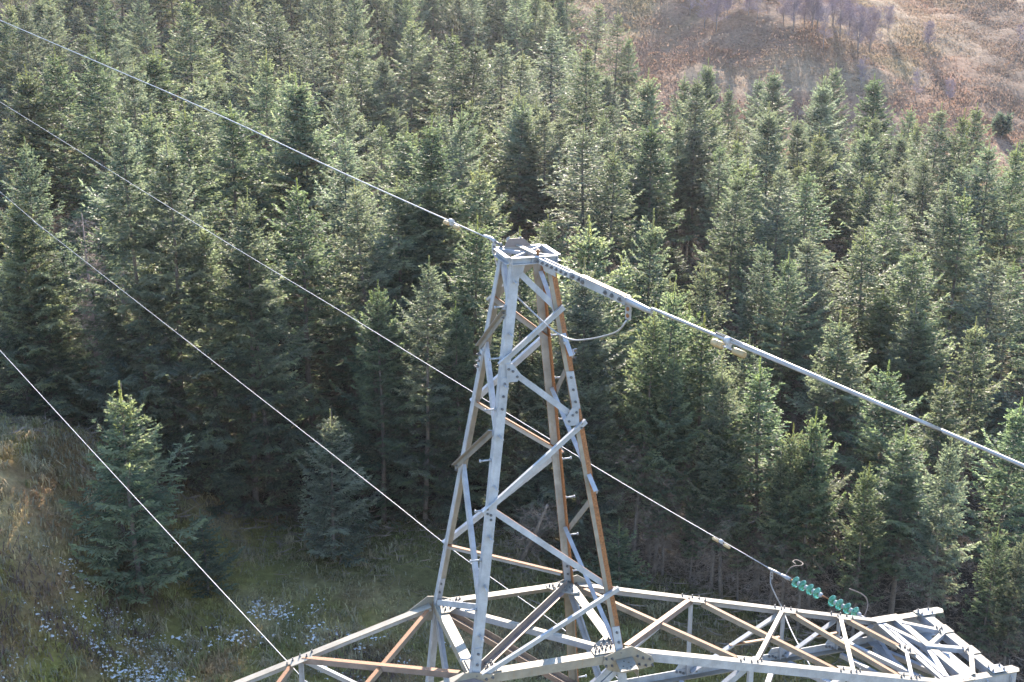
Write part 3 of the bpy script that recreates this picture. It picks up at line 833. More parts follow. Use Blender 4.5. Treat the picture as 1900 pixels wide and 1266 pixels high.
    (0.24, 56.06, 14.36, 3.53, 'e', 'spruce, third from left, among the trees behind the pylon peak'),
    (1.24, 54.64, 6.44, 1.74, 'e', 'short spruce, fifth from left, among the trees behind the pylon peak'),
    (0.24, 55.09, 9.19, 2.37, 'e', 'spruce, fourth from left, among the trees behind the pylon peak'),
    (-2.44, 55.20, 10.84, 2.76, 'e', 'spruce, leftmost, among the trees behind the pylon peak'),
    (6.26, 52.38, 5.31, 1.21, 'd', 'short spruce, leftmost, in lowest tree row below the thick wire'),
    (8.08, 51.56, 5.30, 1.21, 'd', 'short spruce, second from left, in lowest tree row below the thick wire'),
    (10.07, 50.67, 5.58, 1.26, 'd', 'short spruce, third from left, in lowest tree row below the thick wire'),
    (-14.72, 45.00, 9.10, 2.73, 'y', 'full skirted young spruce on the grass, its tip just right of the lowest wire'),
    (-12.74, 47.50, 3.79, 1.57, 's', 'bushy little spruce without a clear leader, beside the larger young spruce'),
    (-7.91, 51.20, 7.26, 2.04, 'y', 'slender young spruce with a pale leader standing alone left of the pylon'),
    (4.71, 49.52, 3.85, 1.76, 's', 'blue green young spruce just right of the pylon, above the crossarm'),
    (-23.11, 58.75, 9.63, 4.18, 'e', 'broad spruce, fourth from left, in topmost tree row between third and lowest wires'),
    (-18.18, 58.37, 7.38, 3.92, 'e', 'broad spruce, fourth from left, in lowest tree row between third and lowest wires'),
    (-22.91, 68.15, 8.92, 3.88, 'e', 'broad spruce, third from right, in topmost tree row between third and lowest wires'),
    (2.41, 68.43, 10.40, 3.39, 'e', 'broad spruce, third from right, among the trees behind the pylon peak'),
    (27.69, 67.72, 5.45, 3.22, 'i', 'broad spruce, second from right, in lowest tree row above the thick wire'),
    (-30.15, 72.09, 8.12, 3.54, 'e', 'broad spruce, leftmost, in topmost tree row between third and lowest wires'),
    (-24.43, 73.48, 10.56, 4.28, 'e', 'broad spruce, sixth from left, among the trees between second and third wires'),
    (9.42, 72.64, 8.47, 3.24, 'i', 'broad spruce, leftmost, in lowest tree row above the thick wire'),
    (-32.20, 77.72, 9.96, 4.00, 'e', 'broad spruce, second from left, among the trees between second and third wires'),
    (-27.04, 76.81, 7.16, 3.73, 'e', 'broad spruce, fifth from left, among the trees between second and third wires'),
    (2.41, 77.25, 10.46, 3.60, 'e', 'broad spruce, leftmost, in tenth tree row above the thick wire'),
    (32.48, 77.45, 8.06, 3.12, 'i', 'broad spruce, rightmost, in lowest tree row above the thick wire'),
    (-9.64, 82.78, 9.31, 3.39, 'i', 'broad spruce, third from right, in lowest tree row between the two highest wires'),
    (10.55, 82.65, 7.67, 3.60, 'i', 'broad spruce, third from left, in tenth tree row above the thick wire'),
    (20.61, 82.40, 8.92, 3.28, 'i', 'broad spruce, fourth from left, in eleventh tree row above the thick wire'),
    (24.61, 81.71, 8.02, 3.95, 'i', 'broad spruce, third from left, in lowest tree row above the thick wire'),
    (30.64, 82.58, 9.59, 3.51, 'i', 'broad spruce, third from right, in eleventh tree row above the thick wire'),
    (31.77, 87.94, 10.16, 3.56, 'i', 'broad spruce, rightmost, in tenth tree row above the thick wire'),
    (-29.72, 91.64, 10.86, 3.64, 'i', 'broad spruce, leftmost, in second tree row between the two highest wires'),
    (15.49, 92.69, 13.39, 3.56, 'i', 'spruce, third from left, in eighth tree row above the thick wire'),
    (-38.11, 96.31, 8.16, 3.51, 'i', 'broad spruce, third from left, among the trees between second and third wires'),
    (17.59, 96.97, 13.54, 3.43, 'i', 'spruce, third from left, in seventh tree row above the thick wire'),
    (22.47, 97.60, 11.87, 3.18, 'i', 'spruce, fourth from left, in eighth tree row above the thick wire'),
    (27.86, 96.12, 11.88, 3.35, 'i', 'broad spruce, fifth from left, in ninth tree row above the thick wire'),
    (32.13, 96.39, 13.67, 3.38, 'i', 'spruce, third from right, in eighth tree row above the thick wire'),
    (-10.79, 102.09, 10.03, 3.40, 'i', 'broad spruce, second from left, in lowest tree row above the highest wire'),
    (5.37, 102.00, 10.36, 3.29, 'i', 'broad spruce, leftmost, in eighth tree row above the thick wire'),
    (24.57, 102.24, 13.62, 3.51, 'i', 'spruce, fifth from left, in seventh tree row above the thick wire'),
    (40.10, 102.01, 11.02, 3.38, 'i', 'broad spruce, second from right, in ninth tree row above the thick wire'),
    (-43.27, 106.20, 10.17, 3.35, 'i', 'broad spruce, leftmost, among the trees between second and third wires'),
    (-32.84, 107.17, 10.73, 3.60, 'i', 'broad spruce, second from left, in second tree row between the two highest wires'),
    (-12.96, 106.58, 10.16, 3.78, 'i', 'broad spruce, leftmost, in lowest tree row above the highest wire'),
    (22.34, 105.71, 11.81, 3.18, 'i', 'spruce, fourth from left, in seventh tree row above the thick wire'),
    (26.86, 107.07, 10.81, 3.68, 'i', 'broad spruce, fifth from left, in eighth tree row above the thick wire'),
    (32.70, 106.07, 10.86, 4.00, 'i', 'broad spruce, fourth from right, in eighth tree row above the thick wire'),
    (42.72, 105.83, 11.83, 3.92, 'i', 'broad spruce, rightmost, in ninth tree row above the thick wire'),
    (-25.05, 111.19, 10.28, 3.38, 'i', 'broad spruce, leftmost, in tenth tree row above the highest wire'),
    (-9.54, 110.77, 10.20, 3.61, 'i', 'broad spruce, second from right, in tenth tree row above the highest wire'),
    (20.03, 111.48, 11.42, 3.88, 'i', 'broad spruce, fifth from left, in sixth tree row above the thick wire'),
    (25.56, 111.36, 12.93, 3.28, 'i', 'spruce, fourth from right, in sixth tree row above the thick wire'),
    (30.21, 111.41, 11.78, 3.86, 'i', 'broad spruce, fourth from right, in seventh tree row above the thick wire'),
    (34.29, 111.91, 12.42, 3.17, 'i', 'spruce, second from right, in seventh tree row above the thick wire'),
    (-36.77, 115.85, 10.67, 3.44, 'i', 'broad spruce, second from right, in topmost tree row between the two highest wires'),
    (-17.04, 115.99, 7.96, 3.86, 'i', 'broad spruce, fifth from left, in tenth tree row above the highest wire'),
    (23.13, 115.94, 12.71, 3.47, 'i', 'broad spruce, fifth from left, in fifth tree row above the thick wire'),
    (33.02, 116.67, 13.31, 3.28, 'i', 'spruce, third from right, in sixth tree row above the thick wire'),
    (36.86, 115.74, 13.30, 3.44, 'i', 'spruce, second from right, in sixth tree row above the thick wire'),
    (47.06, 116.60, 12.96, 3.25, 'i', 'spruce, rightmost, in seventh tree row above the thick wire'),
    (-40.51, 121.42, 10.94, 3.71, 'i', 'broad spruce, fourth from right, in topmost tree row between the two highest wires'),
    (-24.39, 120.76, 10.02, 3.45, 'i', 'broad spruce, second from left, in tenth tree row above the highest wire'),
    (9.48, 121.32, 11.00, 3.27, 'i', 'broad spruce, third from left, in fourth tree row above the thick wire'),
    (20.77, 121.04, 13.61, 3.30, 'i', 'spruce, fourth from right, in fourth tree row above the thick wire'),
    (-38.14, 125.09, 10.83, 3.42, 'i', 'broad spruce, leftmost, in eighth tree row above the highest wire'),
    (-1.81, 126.13, 7.61, 4.11, 'i', 'broad spruce, rightmost, in lowest tree row above the highest wire'),
    (-30.33, 130.96, 10.26, 3.57, 'i', 'broad spruce, leftmost, in ninth tree row above the highest wire'),
    (-19.92, 131.19, 10.84, 3.53, 'i', 'broad spruce, fourth from left, in ninth tree row above the highest wire'),
    (-27.90, 135.16, 9.67, 3.67, 'i', 'broad spruce, third from left, in ninth tree row above the highest wire'),
    (-50.42, 140.61, 11.09, 3.89, 'i', 'broad spruce, leftmost, in sixth tree row above the highest wire'),
    (-29.37, 140.12, 9.28, 3.95, 'i', 'broad spruce, second from left, in ninth tree row above the highest wire'),
    (10.44, 139.29, 10.60, 3.49, 'i', 'broad spruce, third from left, in third tree row above the thick wire'),
    (-51.74, 145.01, 10.91, 4.03, 'i', 'broad spruce, fourth from left, in topmost tree row above the highest wire'),
    (-42.66, 145.08, 10.81, 3.56, 'i', 'broad spruce, fifth from left, in seventh tree row above the highest wire'),
    (-38.14, 144.38, 8.30, 3.50, 'i', 'broad spruce, fourth from left, in eighth tree row above the highest wire'),
    (12.71, 144.72, 9.20, 3.18, 'i', 'broad spruce, fourth from left, in fourth tree row above the thick wire'),
    (-59.91, 149.66, 8.72, 4.17, 'i', 'broad spruce, leftmost, in topmost tree row between the two highest wires'),
    (-54.55, 149.79, 10.55, 3.44, 'i', 'broad spruce, third from left, in topmost tree row above the highest wire'),
    (-49.69, 149.66, 9.51, 3.50, 'i', 'broad spruce, third from left, in seventh tree row above the highest wire'),
    (-44.47, 150.03, 9.46, 3.45, 'i', 'broad spruce, second from left, in eighth tree row above the highest wire'),
    (-40.05, 150.38, 8.88, 3.82, 'i', 'broad spruce, third from left, in eighth tree row above the highest wire'),
    (-34.85, 150.27, 10.44, 4.32, 'i', 'broad spruce, fifth from left, in eighth tree row above the highest wire'),
    (4.96, 149.81, 10.05, 4.34, 'i', 'broad spruce, leftmost, in third tree row above the thick wire'),
    (10.11, 149.75, 9.50, 3.86, 'i', 'broad spruce, second from left, in third tree row above the thick wire'),
    (-58.14, 154.36, 7.87, 3.62, 'i', 'broad spruce, leftmost, in seventh tree row above the highest wire'),
    (-52.33, 155.20, 15.91, 3.79, 'i', 'tall spruce, fourth from right, in topmost tree row above the highest wire'),
    (-47.73, 154.36, 9.68, 3.66, 'i', 'broad spruce, fourth from left, in seventh tree row above the highest wire'),
    (-32.12, 154.01, 10.77, 4.31, 'i', 'broad spruce, third from right, in seventh tree row above the highest wire'),
    (-27.79, 153.62, 10.70, 3.51, 'i', 'broad spruce, fourth from right, in eighth tree row above the highest wire'),
    (-22.83, 155.05, 17.61, 3.81, 'i', 'tall spruce, fifth from left, in fourth tree row above the highest wire'),
    (-16.98, 153.99, 9.07, 4.15, 'i', 'broad spruce, fourth from right, in ninth tree row above the highest wire'),
    (-12.19, 155.01, 15.40, 3.44, 'i', 'tall spruce, second from right, in sixth tree row above the highest wire'),
    (-60.66, 159.73, 16.88, 3.53, 'i', 'slim spruce, second from left, in topmost tree row above the highest wire'),
    (-55.54, 159.32, 17.03, 4.28, 'i', 'tall spruce, fifth from left, in topmost tree row above the highest wire'),
    (-50.38, 158.89, 15.81, 3.51, 'i', 'tall spruce, third from right, in topmost tree row above the highest wire'),
    (-44.45, 159.34, 17.08, 4.15, 'i', 'tall spruce, leftmost, in second tree row above the highest wire'),
    (-39.20, 159.92, 15.02, 3.64, 'i', 'spruce, third from left, in second tree row above the highest wire'),
    (-35.25, 159.33, 14.51, 4.38, 'i', 'broad spruce, second from left, in third tree row above the highest wire'),
    (-29.38, 159.20, 18.40, 3.55, 'i', 'slim spruce, fourth from right, in second tree row above the highest wire'),
    (-24.22, 159.34, 14.99, 3.76, 'i', 'spruce, rightmost, in second tree row above the highest wire'),
    (-19.80, 158.89, 16.11, 3.50, 'i', 'tall spruce, third from left, in third tree row above the highest wire'),
    (-4.46, 158.92, 16.63, 3.44, 'i', 'slim spruce, rightmost, in sixth tree row above the highest wire'),
    (0.67, 158.60, 17.68, 4.22, 'i', 'tall spruce, second from left, in topmost tree row above the thick wire'),
    (4.26, 159.21, 15.44, 3.86, 'i', 'tall spruce, fourth from right, in topmost tree row above the thick wire'),
    (-62.61, 163.56, 17.25, 3.38, 'i', 'slim spruce, leftmost, in topmost tree row above the highest wire'),
    (-56.99, 164.77, 16.42, 3.46, 'i', 'tall spruce, leftmost, in fifth tree row above the highest wire'),
    (-47.38, 163.66, 15.79, 3.53, 'i', 'tall spruce, rightmost, in topmost tree row above the highest wire'),
    (-42.48, 163.85, 18.66, 4.09, 'i', 'tall spruce, second from left, in second tree row above the highest wire'),
    (-37.04, 163.88, 15.96, 4.25, 'i', 'tall spruce, leftmost, in third tree row above the highest wire'),
    (-32.27, 163.56, 15.22, 3.87, 'i', 'spruce, fifth from left, in second tree row above the highest wire'),
    (-27.55, 163.35, 18.08, 3.98, 'i', 'tall spruce, third from right, in second tree row above the highest wire'),
    (-22.98, 164.32, 14.37, 4.20, 'i', 'broad spruce, fourth from right, in fourth tree row above the highest wire'),
    (-16.85, 164.36, 14.74, 4.39, 'i', 'broad spruce, fourth from left, in fifth tree row above the highest wire'),
    (-13.02, 164.24, 18.49, 3.73, 'i', 'slim spruce, fourth from right, in third tree row above the highest wire'),
    (2.92, 164.30, 15.98, 3.95, 'i', 'tall spruce, fifth from left, in topmost tree row above the thick wire'),
    (-50.68, 168.84, 16.09, 4.23, 'i', 'tall spruce, second from right, in topmost tree row above the highest wire'),
    (-45.45, 168.58, 15.20, 4.36, 'i', 'broad spruce, leftmost, in fourth tree row above the highest wire'),
    (-39.22, 169.45, 17.41, 4.11, 'i', 'tall spruce, fourth from left, in second tree row above the highest wire'),
    (-34.33, 168.78, 18.10, 3.67, 'i', 'slim spruce, second from left, in fifth tree row above the highest wire'),
    (-30.43, 168.99, 15.64, 3.88, 'i', 'tall spruce, third from left, in fourth tree row above the highest wire'),
    (-25.61, 168.11, 16.55, 3.88, 'i', 'tall spruce, fourth from left, in fourth tree row above the highest wire'),
    (-19.40, 169.57, 18.57, 4.34, 'i', 'tall spruce, fourth from left, in third tree row above the highest wire'),
    (-14.71, 168.12, 14.36, 3.56, 'i', 'spruce, fifth from left, in fifth tree row above the highest wire'),
    (-10.25, 169.04, 15.08, 3.60, 'i', 'spruce, fourth from right, in fifth tree row above the highest wire'),
    (-4.94, 168.56, 14.76, 3.56, 'i', 'spruce, second from right, in fifth tree row above the highest wire'),
    (-0.15, 168.34, 17.53, 4.21, 'i', 'tall spruce, rightmost, in fifth tree row above the highest wire'),
    (-46.84, 173.33, 16.81, 4.33, 'i', 'tall spruce, fourth from left, in sixth tree row above the highest wire'),
    (-27.78, 174.24, 18.64, 4.15, 'i', 'tall spruce, second from right, in second tree row above the highest wire'),
    (-22.33, 173.98, 15.69, 3.39, 'i', 'tall spruce, third from right, in fourth tree row above the highest wire'),
    (-17.20, 173.40, 17.06, 4.18, 'i', 'tall spruce, fifth from left, in third tree row above the highest wire'),
    (-12.19, 173.22, 15.62, 4.23, 'i', 'broad spruce, second from right, in fourth tree row above the highest wire'),
    (-7.42, 174.25, 18.52, 3.55, 'i', 'slim spruce, third from right, in third tree row above the highest wire'),
    (-1.87, 173.09, 16.07, 3.96, 'i', 'tall spruce, rightmost, in third tree row above the highest wire'),
    (1.77, 173.36, 18.31, 3.56, 'i', 'slim spruce, third from left, in topmost tree row above the thick wire'),
    (7.47, 173.77, 17.66, 3.36, 'i', 'slim spruce, rightmost, in topmost tree row above the thick wire'),
    (-29.70, 179.07, 17.10, 3.42, 'i', 'slim spruce, third from left, in fifth tree row above the highest wire'),
    (-9.69, 177.80, 15.77, 3.62, 'i', 'tall spruce, rightmost, in fourth tree row above the highest wire'),
    (-5.36, 178.40, 17.09, 3.93, 'i', 'tall spruce, second from right, in third tree row above the highest wire'),
    (5.51, 178.25, 16.45, 3.92, 'i', 'tall spruce, third from right, in topmost tree row above the thick wire'),
    (2.39, 183.95, 15.33, 4.25, 'i', 'broad spruce, fourth from left, in topmost tree row above the thick wire')]
for i, (X, Y, h, rad, kd, lab) in enumerate(TREES):
    grp = 'spruce trees of the plantation' if kd in 'ied' else 'young spruces in front of the plantation'
    plant(X, Y, h, rad, kd, (i * 2.399) % 6.283, lab, grp, int((i * .618034 % 1) * 60))

# the plantation goes on to both sides of the view as one mass
def side_forest():
    r = np.random.default_rng(21); Vs, Cs = [], []
    src = []
    for v in VAR['i'][:3]:
        me = v['crown']; n = len(me.vertices); co = np.empty(n * 3, np.float32); me.vertices.foreach_get('co', co)
        ca = np.empty(n * 4, np.float32); me.attributes['tint'].data.foreach_get('color', ca)
        co = co.reshape(-1, 4, 3); ca = ca.reshape(-1, 4, 4)
        keep = r.random(len(co)) < 1400 / len(co)
        q = co[keep]; c = q.mean(1, keepdims=True)
        src.append((c + (q - c) * np.array((2.0, 2.0, 1.8)), ca[keep]))
    th_ = np.tan(np.radians(24.5))
    for iy in range(26):
        for ix in range(-34, 34):
            x = ix * 4.6 + (iy % 2) * 2.3 + r.normal(0, .6); y = 57 + iy * 4.6 + r.normal(0, .6)
            lim = y * 950 / 2337 + 3.6
            if not (lim < abs(x) < lim + 30) or (x > 0 and y > 120): continue
            if any((x - t[0]) ** 2 + (y - t[1]) ** 2 < 6.0 for t in TREES): continue
            q, ca = src[(ix * 7 + iy * 3) % 3]
            a = r.uniform(0, 6.28); k = r.uniform(.8, 1.1) * (.75 if x > 0 and y < 80 else 1.0)
            R = np.array(((math.cos(a), -math.sin(a), 0), (math.sin(a), math.cos(a), 0), (0, 0, 1)))
            Vs.append(q @ R.T * k + np.array((x, y, float(ground_z(x, y))))); Cs.append(ca)
    V = np.concatenate(Vs).reshape(-1, 3); C = np.concatenate(Cs).reshape(-1, 4)
    C[:, 0] *= .3; C[:, 2] *= .3  # tint darkened in place of the self-shade these thinned crowns lack
    me = np_mesh('spruce_forest', V, np.arange(len(V)).reshape(-1, 4), [NEEDLE], C)
    tag(link(bpy.data.objects.new('spruce_forest', me)), kind='stuff')
side_forest()

# ------------------------------------------------------------------ a dead bare spruce and its broken top at the forest edge
def dead_tree(X, Y, h, label, lean=(0, 0), snag=False, seed=1, z=None, wood=PALEDEAD):
    rg = np.random.default_rng(seed)
    t = empty('dead_spruce', (X, Y, float(ground_z(X, Y)) - .1 if z is None else z)); tag(t, label, 'dead tree')
    t.rotation_euler = (lean[0], lean[1], 0)
    mb = MB(); mb.tube([(0, 0, 0), (.05, 0, h * .5), (0, .05, h)], [.13, .09, .06 if snag else .02], 8); mb.build('trunk', wood, t)
    A, B, W, T = [], [], [], []
    zz = h * .25
    while zz < h * .98:
        for b in range(int(rg.integers(4, 8))):
            az = rg.uniform(0, 6.28); L = rg.uniform(.7, 1.9) * (1 - .55 * zz / h)
            hd = np.array((math.cos(az), math.sin(az), 0)); q = np.linspace(0, 1, 5)
            el = rg.uniform(-.5, .25)
            pts = np.array((0, 0, zz)) + hd * (q * L)[:, None] + np.array((0, 0, 1.)) * (el * L * q - .2 * L * q * q)[:, None]
            A.append(pts[:-1]); B.append(pts[1:]); W.append(np.array((.024, .02, .015, .01))); T.append(np.zeros((4, 3)))
            nt = int(L / .1); s = rg.uniform(.15, 1, nt)
            base = np.stack([np.interp(s, q, pts[:, i]) for i in range(3)], 1)
            e = base + (hd * .5 + rg.normal(0, .55, (nt, 3))) * rg.uniform(.2, .55, nt)[:, None]
            A.append(base); B.append(e); W.append(np.full(nt, .010)); T.append(np.zeros((nt, 3)))
            bb = base * .4 + e * .6; ee = bb + rg.normal(0, .16, (nt, 3))
            A.append(bb); B.append(ee); W.append(np.full(nt, .008)); T.append(np.zeros((nt, 3)))
        zz += rg.uniform(.16, .32)
    me, _ = blades_to_mesh('bare_branches', A, B, W, T, wood, rng=rg)
    link(bpy.data.objects.new('bare_branches', me), t)
dead_tree(-19.60, 56.60, 10.6, 'tall bleached dead spruce with bare pinkish branches among green trees', seed=3)
dead_tree(-18.60, 56.90, 8.6, 'broken dead spruce snag just right of the tall bleached one', (.05, .08), True, 5)
dead_tree(0.36, 52.50, 4.5, 'low tangle of dead brown branches seen through the pylon peak', (.5, .3), True, 8, wood=DEADW)

# ------------------------------------------------------------------ birches on the hill
def birch_meshes(seed, h):
    rg = np.random.default_rng(seed); mb = MB()
    A, B, W, T = [], [], [], []
    stems = []
    for s in range(int(rg.integers(1, 4))):
        a = rg.uniform(0, 6.28); k = rg.uniform(.02, .16)
        pts = [(math.cos(a) * k * q * q * h * .9, math.sin(a) * k * q * q * h * .9, q * h * .95) for q in np.linspace(0, 1, 6)]
        stems.append(np.array(pts))
        mb.tube([(p[0], p[1], p[2] - .15) for p in pts], [.055, .046, .036, .026, .016, .006], 6)
    for st in stems:
        for b in range(30):
            q = rg.uniform(.22, .98); i = q * 5; i0 = min(4, int(i)); p = st[i0] * (1 - i + i0) + st[i0 + 1] * (i - i0)
            az = rg.uniform(0, 6.28); L = h * rg.uniform(.12, .30) * (1.15 - q * .7); el = rg.uniform(.3, 1.1)
            d = np.array((math.cos(az) * math.cos(el), math.sin(az) * math.cos(el), math.sin(el)))
            qq = np.linspace(0, 1, 3); pts = p + d * (qq * L)[:, None] - np.array((0, 0, 1.)) * (.15 * L * qq ** 2)[:, None]
            A.append(pts[:-1]); B.append(pts[1:]); W.append(np.array((.022, .014))); T.append(np.zeros((2, 3)))
            n = 22; s = rg.uniform(.2, 1, n)
            base = p + d * (s * L)[:, None]
            e = base + (d * .6 + rg.normal(0, .5, (n, 3))) * rg.uniform(.25, .7, n)[:, None] * h * .13
            A.append(base); B.append(e); W.append(np.full(n, .011)); T.append(np.zeros((n, 3)))
            for j in range(3):
                bb = base + (e - base) * rg.uniform(.3, .95, n)[:, None]
                ee = bb + ((e - base) * .4 + rg.normal(0, .11, (n, 3)))
                A.append(bb); B.append(ee); W.append(np.full(n, .008)); T.append(np.zeros((n, 3)))
    me, _ = blades_to_mesh('birch_twigs', A, B, W, T, BIRCHT, rng=rg)
    o = mb.build('birch_trunk', BIRCHB); tm = o.data; bpy.data.objects.remove(o)
    return h, tm, me
BV = [birch_meshes(31 + i, 6.0) for i in range(4)]
BIRCHES = [
    (27.84, 187.60, 5.62, 'bare birch, second from left, near the top edge'),
    (29.27, 185.62, 6.35, 'bare birch, leftmost, in the middle of the hillside clump'),
    (34.10, 187.69, 4.82, 'bare birch, fourth from left, near the top edge'),
    (35.27, 186.78, 4.79, 'bare birch, fifth from left, near the top edge'),
    (38.77, 185.55, 5.56, 'bare birch, fourth from right, near the top edge'),
    (39.82, 183.36, 6.28, 'bare birch, second from left, in the middle of the hillside clump'),
    (42.53, 183.87, 6.69, 'bare birch, third from left, in the middle of the hillside clump'),
    (43.25, 179.44, 6.53, 'bare birch, fifth from left, in the middle of the hillside clump'),
    (46.65, 184.17, 6.70, 'bare birch, sixth from left, in the middle of the hillside clump'),
    (48.31, 180.26, 6.56, 'bare birch, leftmost, low on the hillside, just above the treetops'),
    (50.35, 181.71, 6.22, 'bare birch, fourth from right, in the middle of the hillside clump'),
    (53.41, 169.02, 4.34, 'bare birch, second from right, low on the hillside, just above the treetops'),
    (58.07, 169.34, 3.62, 'bare birch, rightmost, low on the hillside, just above the treetops'),
    (55.72, 192.06, 4.11, 'bare birch, third from right, in the middle of the hillside clump'),
    (60.88, 189.09, 4.04, 'bare birch, second from right, in the middle of the hillside clump'),
    (46.27, 169.75, 4.36, 'bare birch, second from left, low on the hillside, just above the treetops'),
    (46.94, 190.84, 4.90, 'bare birch, second from right, near the top edge'),
    (43.48, 184.71, 5.53, 'bare birch, fourth from left, in the middle of the hillside clump'),
    (41.73, 185.27, 5.55, 'bare birch, third from right, near the top edge'),
    (77.04, 196.33, 3.78, 'bare birch, rightmost, in the middle of the hillside clump'),
    (46.36, 187.49, 5.62, 'bare birch, rightmost, near the top edge'),
    (48.52, 186.46, 5.58, 'bare birch, fifth from right, in the middle of the hillside clump'),
    (31.35, 189.07, 4.04, 'bare birch, third from left, near the top edge'),
    (26.31, 192.32, 4.11, 'bare birch, leftmost, near the top edge')]
for i, (X, Y, h, lab) in enumerate(BIRCHES):
    hv, tm, cm = BV[i % 4]
    t = empty('birch_tree', (X, Y, float(ground_z(X, Y)) - .1)); s = h / hv
    t.scale = (s * 1.15, s * 1.15, s); t.rotation_euler = (0, 0, i * 1.7)
    tag(t, lab, 'tree', 'bare birches on the hillside')
    link(bpy.data.objects.new('trunk', tm), t); link(bpy.data.objects.new('crown', cm), t)

# small dark conifer alone on the hillside at the right
def bush(X, Y, h, rad, label, name='conifer_bush'):
    rg = np.random.default_rng(77); n = 2600
    u = rg.normal(0, 1, (n, 3)); u /= np.linalg.norm(u, axis=1, keepdims=True)
    q = rg.uniform(.45, 1, n)[:, None]
    base = u * q * np.array((rad, rad, h * .5)) + np.array((0, 0, h * .5))
    base *= (1 + .22 * np.sin(u[:, :1] * 5 + 1) * np.cos(u[:, 2:] * 4))
    e = base + (u * .5 + rg.normal(0, .5, (n, 3)) + np.array((0, 0, .3))) * .4
    t = empty(name, (X, Y, float(ground_z(X, Y)))); tag(t, label, 'bush')
    me, _ = blades_to_mesh('crown', [base], [e], [np.full(n, .06)], [np.stack([rg.uniform(0, .6, n), np.zeros(n), np.zeros(n)], 1)], NEEDLE, rng=rg)
    link(bpy.data.objects.new('crown', me), t)
    mb = MB(); mb.tube([(0, 0, -.3), (0, 0, h * .6)], [.08, .03], 6); mb.build('trunk', BARK, t)
bush(63.24, 163.60, 2.6, 1.15, 'small dark round conifer alone on the rust brown hillside')

# ------------------------------------------------------------------ pylon
S = 1.2
TH = 0.293769
CAMU = Vector((-0.171266, -14.773659, 8.306330))        # camera in pylon units
_c, _s = math.cos(TH), math.sin(TH)
def TW(P):
    """pylon units -> world metres"""
    u, v, z = P
    return Vector(((u * _c - v * _s - CAMU.x) * S, (u * _s + v * _c - CAMU.y) * S, (z - CAMU.z) * S))
PB = TW((0, 0, 0))
GZ = float(ground_z(PB.x, PB.y))
pylon = empty('lattice_pylon', (PB.x, PB.y, GZ))
pylon.rotation_euler = (0, 0, TH)
tag(pylon, 'grey and rust streaked steel lattice pylon with a tapering peak and two crossarms', 'pylon')
ZB = PB.z - GZ
def PL(P): return Vector((P[0] * S, P[1] * S, P[2] * S + ZB))

def angle(name, p0, p1, a, b, wa, wb, t=.012, mats=STEEL, mi=None, parent=None, split=None):
    """L section: heel line p0-p1, flange A along a, flange B along b (pylon units)"""
    p0, p1, a, b = map(Vector, (p0, p1, a, b))
    ax = (p1 - p0).normalized()
    a = (a - ax * a.dot(ax)).normalized()
    b = (b - ax * b.dot(ax)); b = (b - a * b.dot(a)).normalized()
    sec = [(0, 0), (wa, 0), (wa, t), (t, t), (t, wb), (0, wb)]
    if split: sec.insert(1, (wa * split, 0)); mi = [mi[0], 0] + mi[1:]
    mb = MB()
    mb.prism([PL(p0 + a * x + b * y) for x, y in sec], [PL(p1 + a * x + b * y) for x, y in sec], mi if mi else 0)
    return mb.build(name, mats, parent or pylon)

def flat(name, pts, n, t, mats=STEEL, parent=None):
    """flat plate: polygon of pylon-unit points, thickness t along n"""
    n = Vector(n).normalized()
    mb = MB(); mb.prism([PL(Vector(p)) for p in pts], [PL(Vector(p) + n * t) for p in pts], 0)
    return mb.build(name, mats, parent or pylon)

def bolts(pos, n, parent, r=.016, h=.03, mat=None, xf=None):
    """hex heads with a nut collar, all of one plate in one mesh"""
    mb = MB(); n = Vector(n).normalized()
    ref = Vector((0, 0, 1)) if abs(n.z) < .9 else Vector((1, 0, 0))
    x = n.cross(ref).normalized(); y = n.cross(x)
    f = xf or PL
    for i, p in enumerate(pos):
        p = Vector(p); a0 = i * .7
        hx = lambda rr, k: [f(p + (x * math.cos(a0 + j * math.pi / 3) + y * math.sin(a0 + j * math.pi / 3)) * rr + n * k) for j in range(6)]
        mb.prism(hx(r, 0), hx(r, h * .55)); mb.prism(hx(r * .55, h * .55), hx(r * .5, h * 1.25))
    o = mb.build('bolts', mat or DARK, parent); o['kind'] = 'stuff'
    return o

TT, HH = 0.272652, 4.904502
KT = (1 - TT) / HH
LEGS = dict(A=(-1, -1), B=(-1, 1), C=(1, 1), D=(1, -1))
def hw(z): return 1 - KT * z if z > 0 else 1 - 0.0857 * z
def arris(k, z, out=0.0):
    su, sv = LEGS[k]; w = hw(z) + out
    return Vector((su * w, sv * w, z))

ZG = -ZB / S - .1
